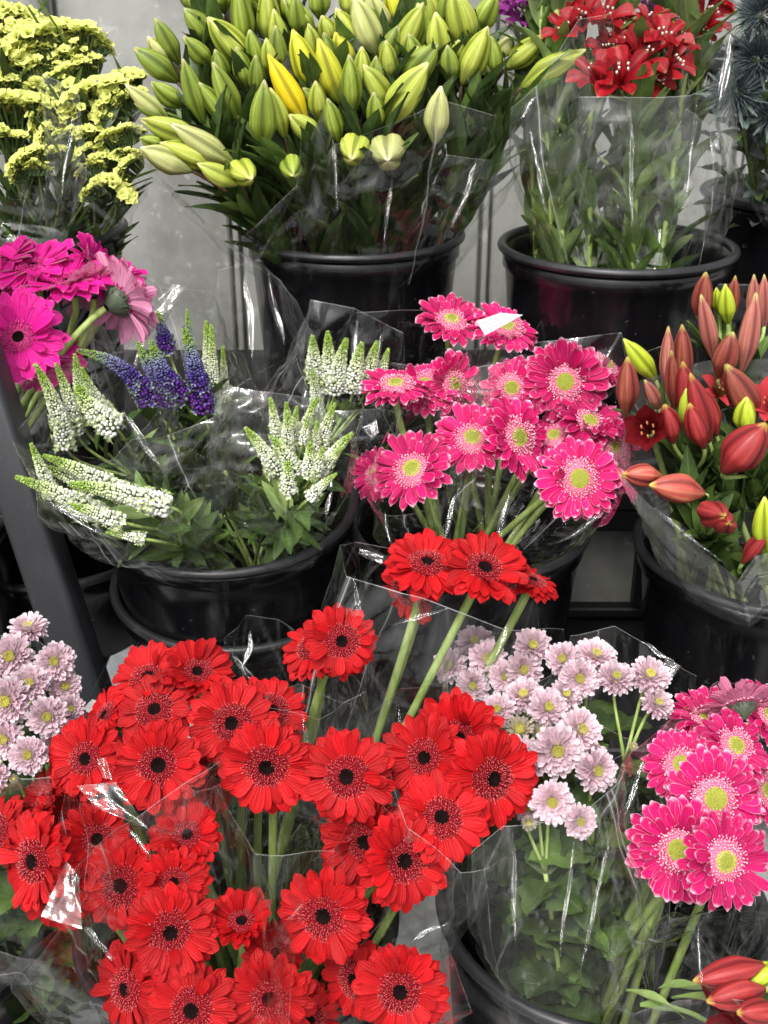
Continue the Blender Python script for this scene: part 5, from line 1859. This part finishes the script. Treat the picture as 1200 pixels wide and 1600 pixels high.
SL[len(SL) + 1] = sleeve('crumpled clear film round the thistles', (0.660, 1.780, 0.845), 0.08, [(1118, 190, 1.64), (1150, 265, 1.60), (1230, 270, 1.58), (1300, 100, 1.66), (1200, -20, 1.86), (1130, 30, 1.84), (1105, 90, 1.74)], 10, 6, 0.012)
SL[len(SL) + 1] = sleeve('clear film round the fuchsia gerberas with a bright folded corner', (-0.560, 1.340, 0.540), 0.05, [(165, 430, 1.46), (285, 452, 1.46), (262, 490, 1.40), (220, 540, 1.36), (120, 560, 1.30), (20, 600, 1.24), (-60, 480, 1.34), (0, 372, 1.52), (100, 400, 1.54)], 11, 5)
SL[len(SL) + 1] = sleeve('clear film round the upright white speedwell behind the post', (-0.266, 1.283, 0.545), 0.05, [(15, 690, 1.20), (60, 640, 1.20), (98, 560, 1.26), (230, 560, 1.32), (250, 640, 1.26), (180, 720, 1.18), (60, 770, 1.14)], 12, 5)
SL[len(SL) + 1] = sleeve('clear film round the outlying white speedwell spikes, hanging over the rim', (-0.192, 1.248, 0.545), 0.05, [(62, 775, 1.06), (68, 800, 1.05), (170, 832, 1.05), (250, 830, 1.05), (300, 735, 1.16), (200, 730, 1.18), (20, 690, 1.14)], 13, 4, 0.008)
SL[len(SL) + 1] = sleeve('clear film round the purple speedwell', (-0.200, 1.300, 0.545), 0.05, [(130, 520, 1.34), (150, 600, 1.29), (235, 690, 1.20), (330, 650, 1.22), (370, 560, 1.32), (330, 460, 1.46), (230, 450, 1.48), (150, 480, 1.44)], 14, 5)
SL[len(SL) + 1] = sleeve('tall empty film rising between the purple and white speedwell', (-0.160, 1.360, 0.545), 0.05, [(345, 425, 1.44), (405, 410, 1.43), (440, 440, 1.42), (485, 520, 1.40), (485, 620, 1.36), (340, 600, 1.36), (330, 480, 1.46)], 15, 6, 0.010)
SL[len(SL) + 1] = sleeve('clear film round the fan of white speedwell', (-0.139, 1.270, 0.545), 0.05, [(350, 600, 1.24), (395, 760, 1.13), (450, 800, 1.11), (525, 800, 1.12), (570, 660, 1.20), (560, 590, 1.28), (450, 560, 1.32)], 16, 4)
SL[len(SL) + 1] = sleeve('clear film round the speedwell under the lily bucket', (-0.125, 1.383, 0.545), 0.05, [(480, 465, 1.52), (555, 480, 1.50), (630, 520, 1.46), (600, 640, 1.36), (500, 640, 1.36), (470, 560, 1.42)], 17, 6, 0.010)
SL[len(SL) + 1] = sleeve('clear film round the topmost pink gerberas', (0.100, 1.420, 0.520), 0.05, [(552, 487, 1.52), (660, 485, 1.56), (835, 490, 1.56), (845, 500, 1.50), (830, 560, 1.44), (700, 580, 1.42), (580, 560, 1.44)], 18, 4)
SL[len(SL) + 1] = sleeve('clear film round the pink gerberas leaning out over the black rim', (0.060, 1.300, 0.520), 0.05, [(565, 760, 1.16), (620, 640, 1.26), (735, 555, 1.40), (770, 620, 1.34), (720, 740, 1.20), (690, 790, 1.15), (600, 800, 1.14)], 19, 4)
SL[len(SL) + 1] = sleeve('clear film round the large flat pink gerberas by the riser', (0.140, 1.300, 0.520), 0.05, [(745, 540, 1.42), (850, 530, 1.46), (972, 518, 1.46), (985, 620, 1.36), (975, 760, 1.18), (950, 815, 1.13), (850, 830, 1.12), (740, 760, 1.18)], 20, 5)
SL[len(SL) + 1] = sleeve('wide milky film folded to a point under the russet lilies', (0.440, 1.250, 0.495), 0.06, [(972, 730, 1.16), (1000, 770, 1.10), (1040, 822, 1.07), (1155, 910, 1.02), (1180, 870, 1.04), (1260, 850, 1.05), (1280, 560, 1.30), (1120, 560, 1.36), (990, 600, 1.30)], 21, 3, 0.005, True)
SL[len(SL) + 1] = sleeve('clear film with a speckled edge round the tall russet lily buds', (0.500, 1.360, 0.495), 0.06, [(1000, 555, 1.34), (1060, 530, 1.36), (1105, 480, 1.42), (1122, 442, 1.48), (1250, 440, 1.50), (1260, 600, 1.34), (1110, 640, 1.28), (1020, 640, 1.27)], 22, 5)
SL[len(SL) + 1] = sleeve('tall square topped film round the highest red gerberas', (-0.073, 0.900, 0.250), 0.06, [(535, 850, 0.99), (560, 843, 1.03), (700, 870, 1.06), (840, 930, 1.05), (850, 985, 0.97), (800, 985, 0.93), (660, 930, 0.93), (545, 900, 0.93)], 23, 5, 0.010)
SL[len(SL) + 1] = sleeve('clear film round the gerberas under the speedwell bucket', (-0.090, 0.920, 0.250), 0.05, [(345, 1000, 0.95), (385, 962, 1.0), (435, 968, 1.0), (500, 1010, 0.98), (560, 1080, 0.90), (500, 1130, 0.86), (400, 1090, 0.88)], 24, 5)
SL[len(SL) + 1] = sleeve('clear film over the gerberas by the post, its side folded bright', (-0.220, 0.860, 0.250), 0.05, [(105, 1225, 0.78), (75, 1400, 0.70), (175, 1300, 0.755), (345, 1190, 0.80), (360, 1080, 0.88), (230, 1010, 0.96), (170, 1030, 0.95), (115, 1150, 0.86)], 25, 5, 0.012)
SL[len(SL) + 1] = sleeve('clear film over the column of three red gerberas', (-0.180, 0.800, 0.250), 0.05, [(12, 1520, 0.63), (105, 1440, 0.68), (200, 1290, 0.75), (340, 1220, 0.79), (390, 1330, 0.73), (440, 1540, 0.64), (380, 1660, 0.58), (120, 1650, 0.58)], 26, 5, 0.012)
SL[len(SL) + 1] = sleeve('clear film round the middle red gerberas with a rounded top', (-0.120, 0.860, 0.250), 0.05, [(330, 1110, 0.85), (420, 1080, 0.87), (470, 1070, 0.90), (560, 1100, 0.90), (590, 1200, 0.82), (520, 1330, 0.74), (400, 1330, 0.74), (325, 1230, 0.79)], 27, 4)
SL[len(SL) + 1] = sleeve('clear film round the close group of gerberas beside the mums', (-0.063, 0.860, 0.250), 0.05, [(622, 1075, 0.88), (720, 1065, 0.91), (830, 1170, 0.86), (840, 1235, 0.80), (790, 1330, 0.75), (720, 1355, 0.73), (640, 1290, 0.76), (600, 1180, 0.82)], 28, 4)
SL[len(SL) + 1] = sleeve('clear film curling round the front gerberas next to the mum bucket rim', (-0.078, 0.813, 0.250), 0.05, [(470, 1290, 0.76), (590, 1240, 0.79), (708, 1350, 0.74), (715, 1420, 0.70), (690, 1455, 0.685), (740, 1590, 0.62), (640, 1660, 0.58), (460, 1620, 0.60)], 29, 4)
SL[len(SL) + 1] = sleeve('clear film round the red gerberas on the picture edge', (-0.227, 0.849, 0.250), 0.05, [(-60, 1240, 0.80), (30, 1225, 0.81), (120, 1260, 0.78), (135, 1400, 0.71), (60, 1500, 0.66), (-80, 1480, 0.66)], 30, 4)
SL[len(SL) + 1] = sleeve('clear film round the veiled mums at the top of the front bucket', (0.140, 0.900, 0.254), 0.05, [(690, 1000, 0.97), (800, 990, 1.0), (880, 985, 1.02), (870, 1050, 0.95), (790, 1110, 0.88), (690, 1090, 0.89)], 31, 5)
SL[len(SL) + 1] = sleeve('clear film round the mums with a pointed corner before the dark bucket', (0.240, 0.900, 0.254), 0.06, [(880, 990, 0.99), (960, 975, 1.03), (1098, 1052, 1.0), (1075, 1095, 0.95), (1020, 1170, 0.86), (900, 1210, 0.83), (820, 1110, 0.89)], 32, 5)
SL[len(SL) + 1] = sleeve('long clear film in front of the green mum leaves', (0.190, 0.790, 0.254), 0.06, [(790, 1290, 0.755), (900, 1280, 0.755), (960, 1215, 0.79), (990, 1150, 0.86), (900, 1110, 0.90), (760, 1180, 0.85), (740, 1330, 0.74)], 33, 4)
SL[len(SL) + 1] = sleeve('long clear film round the stems of the front pink gerberas', (0.250, 0.790, 0.254), 0.05, [(975, 1190, 0.82), (1040, 1130, 0.86), (1120, 1070, 0.93), (1240, 1080, 0.93), (1230, 1250, 0.80), (1150, 1420, 0.72), (1050, 1430, 0.715), (960, 1280, 0.77)], 34, 5, 0.012)
SL[len(SL) + 1] = sleeve('low clear film with cut leaves in it lying over the rim of the mum bucket', (0.268, 0.796, 0.254), 0.04, [(960, 1560, 0.665), (985, 1590, 0.65), (1080, 1570, 0.65), (1125, 1555, 0.66), (1190, 1440, 0.72), (1160, 1380, 0.76), (1040, 1440, 0.73)], 35, 4, 0.008)
SL[len(SL) + 1] = sleeve('clear film round the mums beside the post', (-0.403, 0.860, 0.250), 0.05, [(-60, 980, 0.98), (60, 1000, 0.97), (122, 1050, 0.94), (125, 1130, 0.88), (95, 1210, 0.83), (-60, 1230, 0.82)], 36, 5)
SL[len(SL) + 1] = sleeve('clear film round the red lilies at the lower corner', (0.520, 0.730, 0.250), 0.05, [(1085, 1440, 0.72), (1170, 1420, 0.74), (1300, 1440, 0.74), (1280, 1580, 0.63), (1150, 1560, 0.63), (1085, 1545, 0.645)], 37, 4)

for k, cs, y, sd_ in [
    (25, [(120, 1228), (180, 1222), (232, 1295), (150, 1262)], 0.77, 1), (25, [(152, 1186), (165, 1184), (176, 1218), (160, 1215)], 0.79, 2),
    (26, [(104, 1345), (124, 1372), (128, 1452), (64, 1432)], 0.69, 3), (26, [(128, 1450), (140, 1448), (180, 1498), (172, 1500)], 0.655, 23),
    (11, [(222, 500), (268, 444), (290, 448), (262, 488)], 1.42, 4), (11, [(8, 380), (14, 366), (46, 374), (48, 388)], 1.50, 5),
    (19, [(566, 668), (588, 655), (592, 676), (580, 686)], 1.23, 6), 
    
    (23, [(562, 856), (600, 868), (596, 882), (560, 866)], 0.985, 10), 
     
    (13, [(78, 783), (140, 806), (136, 816), (82, 792)], 1.055, 14), 
    (24, [(362, 1018), (400, 1060), (394, 1066), (366, 1034)], 0.95, 16), (32, [(1040, 1030), (1064, 1040), (1048, 1064), (1030, 1050)], 0.98, 17),
     
     (10, [(1158, 20), (1166, 14), (1178, 60), (1170, 60)], 1.72, 21),
    
]:
    fold(SL[k], cs, y, sd_)
for k, a, e, w_, y in [
    (4, (612, 262), (600, 380), 9, 1.53), (4, (520, 215), (528, 330), 8, 1.52), (5, (742, 250), (705, 360), 12, 1.57), (5, (838, 150), (812, 186), 12, 1.60),
    (7, (985, 165), (988, 360), 8, 1.52), (7, (1088, 150), (1068, 330), 12, 1.53), (8, (828, 200), (850, 330), 11, 1.57), (9, (1140, 50), (1122, 180), 14, 1.56),
    (2, (190, 180), (176, 290), 11, 1.62), (1, (112, 170), (96, 310), 9, 1.55), (11, (230, 520), (205, 590), 11, 1.36),
    (15, (384, 430), (396, 560), 16, 1.42), (15, (418, 425), (444, 540), 12, 1.42), (17, (560, 500), (552, 590), 14, 1.45), (17, (596, 520), (580, 600), 12, 1.44),
    (14, (190, 640), (252, 735), 13, 1.22), (13, (80, 792), (160, 832), 9, 1.06), (16, (520, 740), (505, 812), 10, 1.15),
    (19, (718, 760), (690, 850), 10, 1.19), (20, (800, 760), (776, 860), 12, 1.20), (20, (945, 800), (870, 850), 10, 1.16), (19, (600, 800), (612, 850), 9, 1.17),
    (23, (552, 900), (572, 1080), 10, 0.96), (23, (606, 980), (700, 950), 8, 0.95), (23, (800, 960), (770, 1040), 9, 0.95), (24, (392, 985), (380, 1050), 10, 0.97),
    (27, (470, 1110), (486, 1250), 8, 0.82), (28, (625, 1100), (630, 1230), 8, 0.85), (25, (200, 1290), (236, 1340), 9, 0.75),
    (29, (640, 1470), (705, 1440), 10, 0.69), (32, (1000, 1000), (1052, 1035), 10, 1.0), (33, (900, 1300), (872, 1500), 8, 0.70), (33, (800, 1300), (806, 1480), 8, 0.70),
    (34, (955, 1290), (905, 1520), 8, 0.70), (34, (1010, 1180), (975, 1280), 9, 0.80), (37, (1092, 1450), (1096, 1540), 9, 0.66), (21, (1010, 790), (1130, 880), 10, 1.07), (36, (118, 1060), (106, 1180), 9, 0.89),
]:
    glint_strip(SL[k], a, e, w_, y, a[0] + e[1])

for k, (px, py, y, dx, L_) in enumerate(((978, 1548, 0.690, 0.5, 0.05), (1000, 1572, 0.675, 0.9, 0.06), (1050, 1560, 0.680, 1.0, 0.075), (1030, 1545, 0.70, 0.75, 0.055))):
    mb = MB()
    rr = random.Random(900 + k)
    leaf(mb, (0, 0, 0), (dx, -0.25 + 0.1 * k, 0.05), UP, L_, 0.02, 0.3, 0, 0, 0.9, rr, 0.3)
    tag(link('cut_leaf', mb.mesh('cut_leaf', [M['leaf_pale']]), None, at(px, py, y)), 'fresh green leaf lying in the low film over the rim of the mum bucket', 'leaf', 'cut leaves in the low film')

# white label on the film over a pink gerbera
mb = MB()
c0, c1, c2, c3 = at(744, 502, 1.43), at(782, 489, 1.44), at(817, 492, 1.44), at(758, 524, 1.425)
o0 = c0
nn = (c1 - c0).cross(c3 - c0).normalized()
if nn.y > 0:
    nn = -nn
ids = [mb.vert(q - o0 + nn * k) for k in (0.0, 0.0006) for q in (c0, c1, c2, c3)]
for f in ((0, 1, 2, 3), (4, 5, 6, 7), (0, 1, 5, 4), (1, 2, 6, 5), (2, 3, 7, 6), (3, 0, 4, 7)):
    mb.face([ids[i] for i in f])
tg = link('paper_label', mb.mesh('paper_label', [M['paper']], False), None, o0)
tag(tg, 'white paper label stuck on the film over a pink gerbera', 'label')

mb = MB()
for k, (a, e) in enumerate(((0.10, 0.85), (0.15, 0.70), (0.12, 0.80))):
    f0 = 0.25 + 0.22 * k
    L0, L1 = lerp(c0, c3, f0), lerp(c1, c2, f0)
    L2, L3 = lerp(c0, c3, f0 + 0.07), lerp(c1, c2, f0 + 0.07)
    q = [lerp(L0, L1, a), lerp(L0, L1, e), lerp(L2, L3, e), lerp(L2, L3, a)]
    side = nn if (CAM - c0).dot(nn) > 0 else -nn
    mb.face([mb.vert(p - o0 + side * 0.0012) for p in q])
link('print', mb.mesh('print', [M['ink']], False), tg)
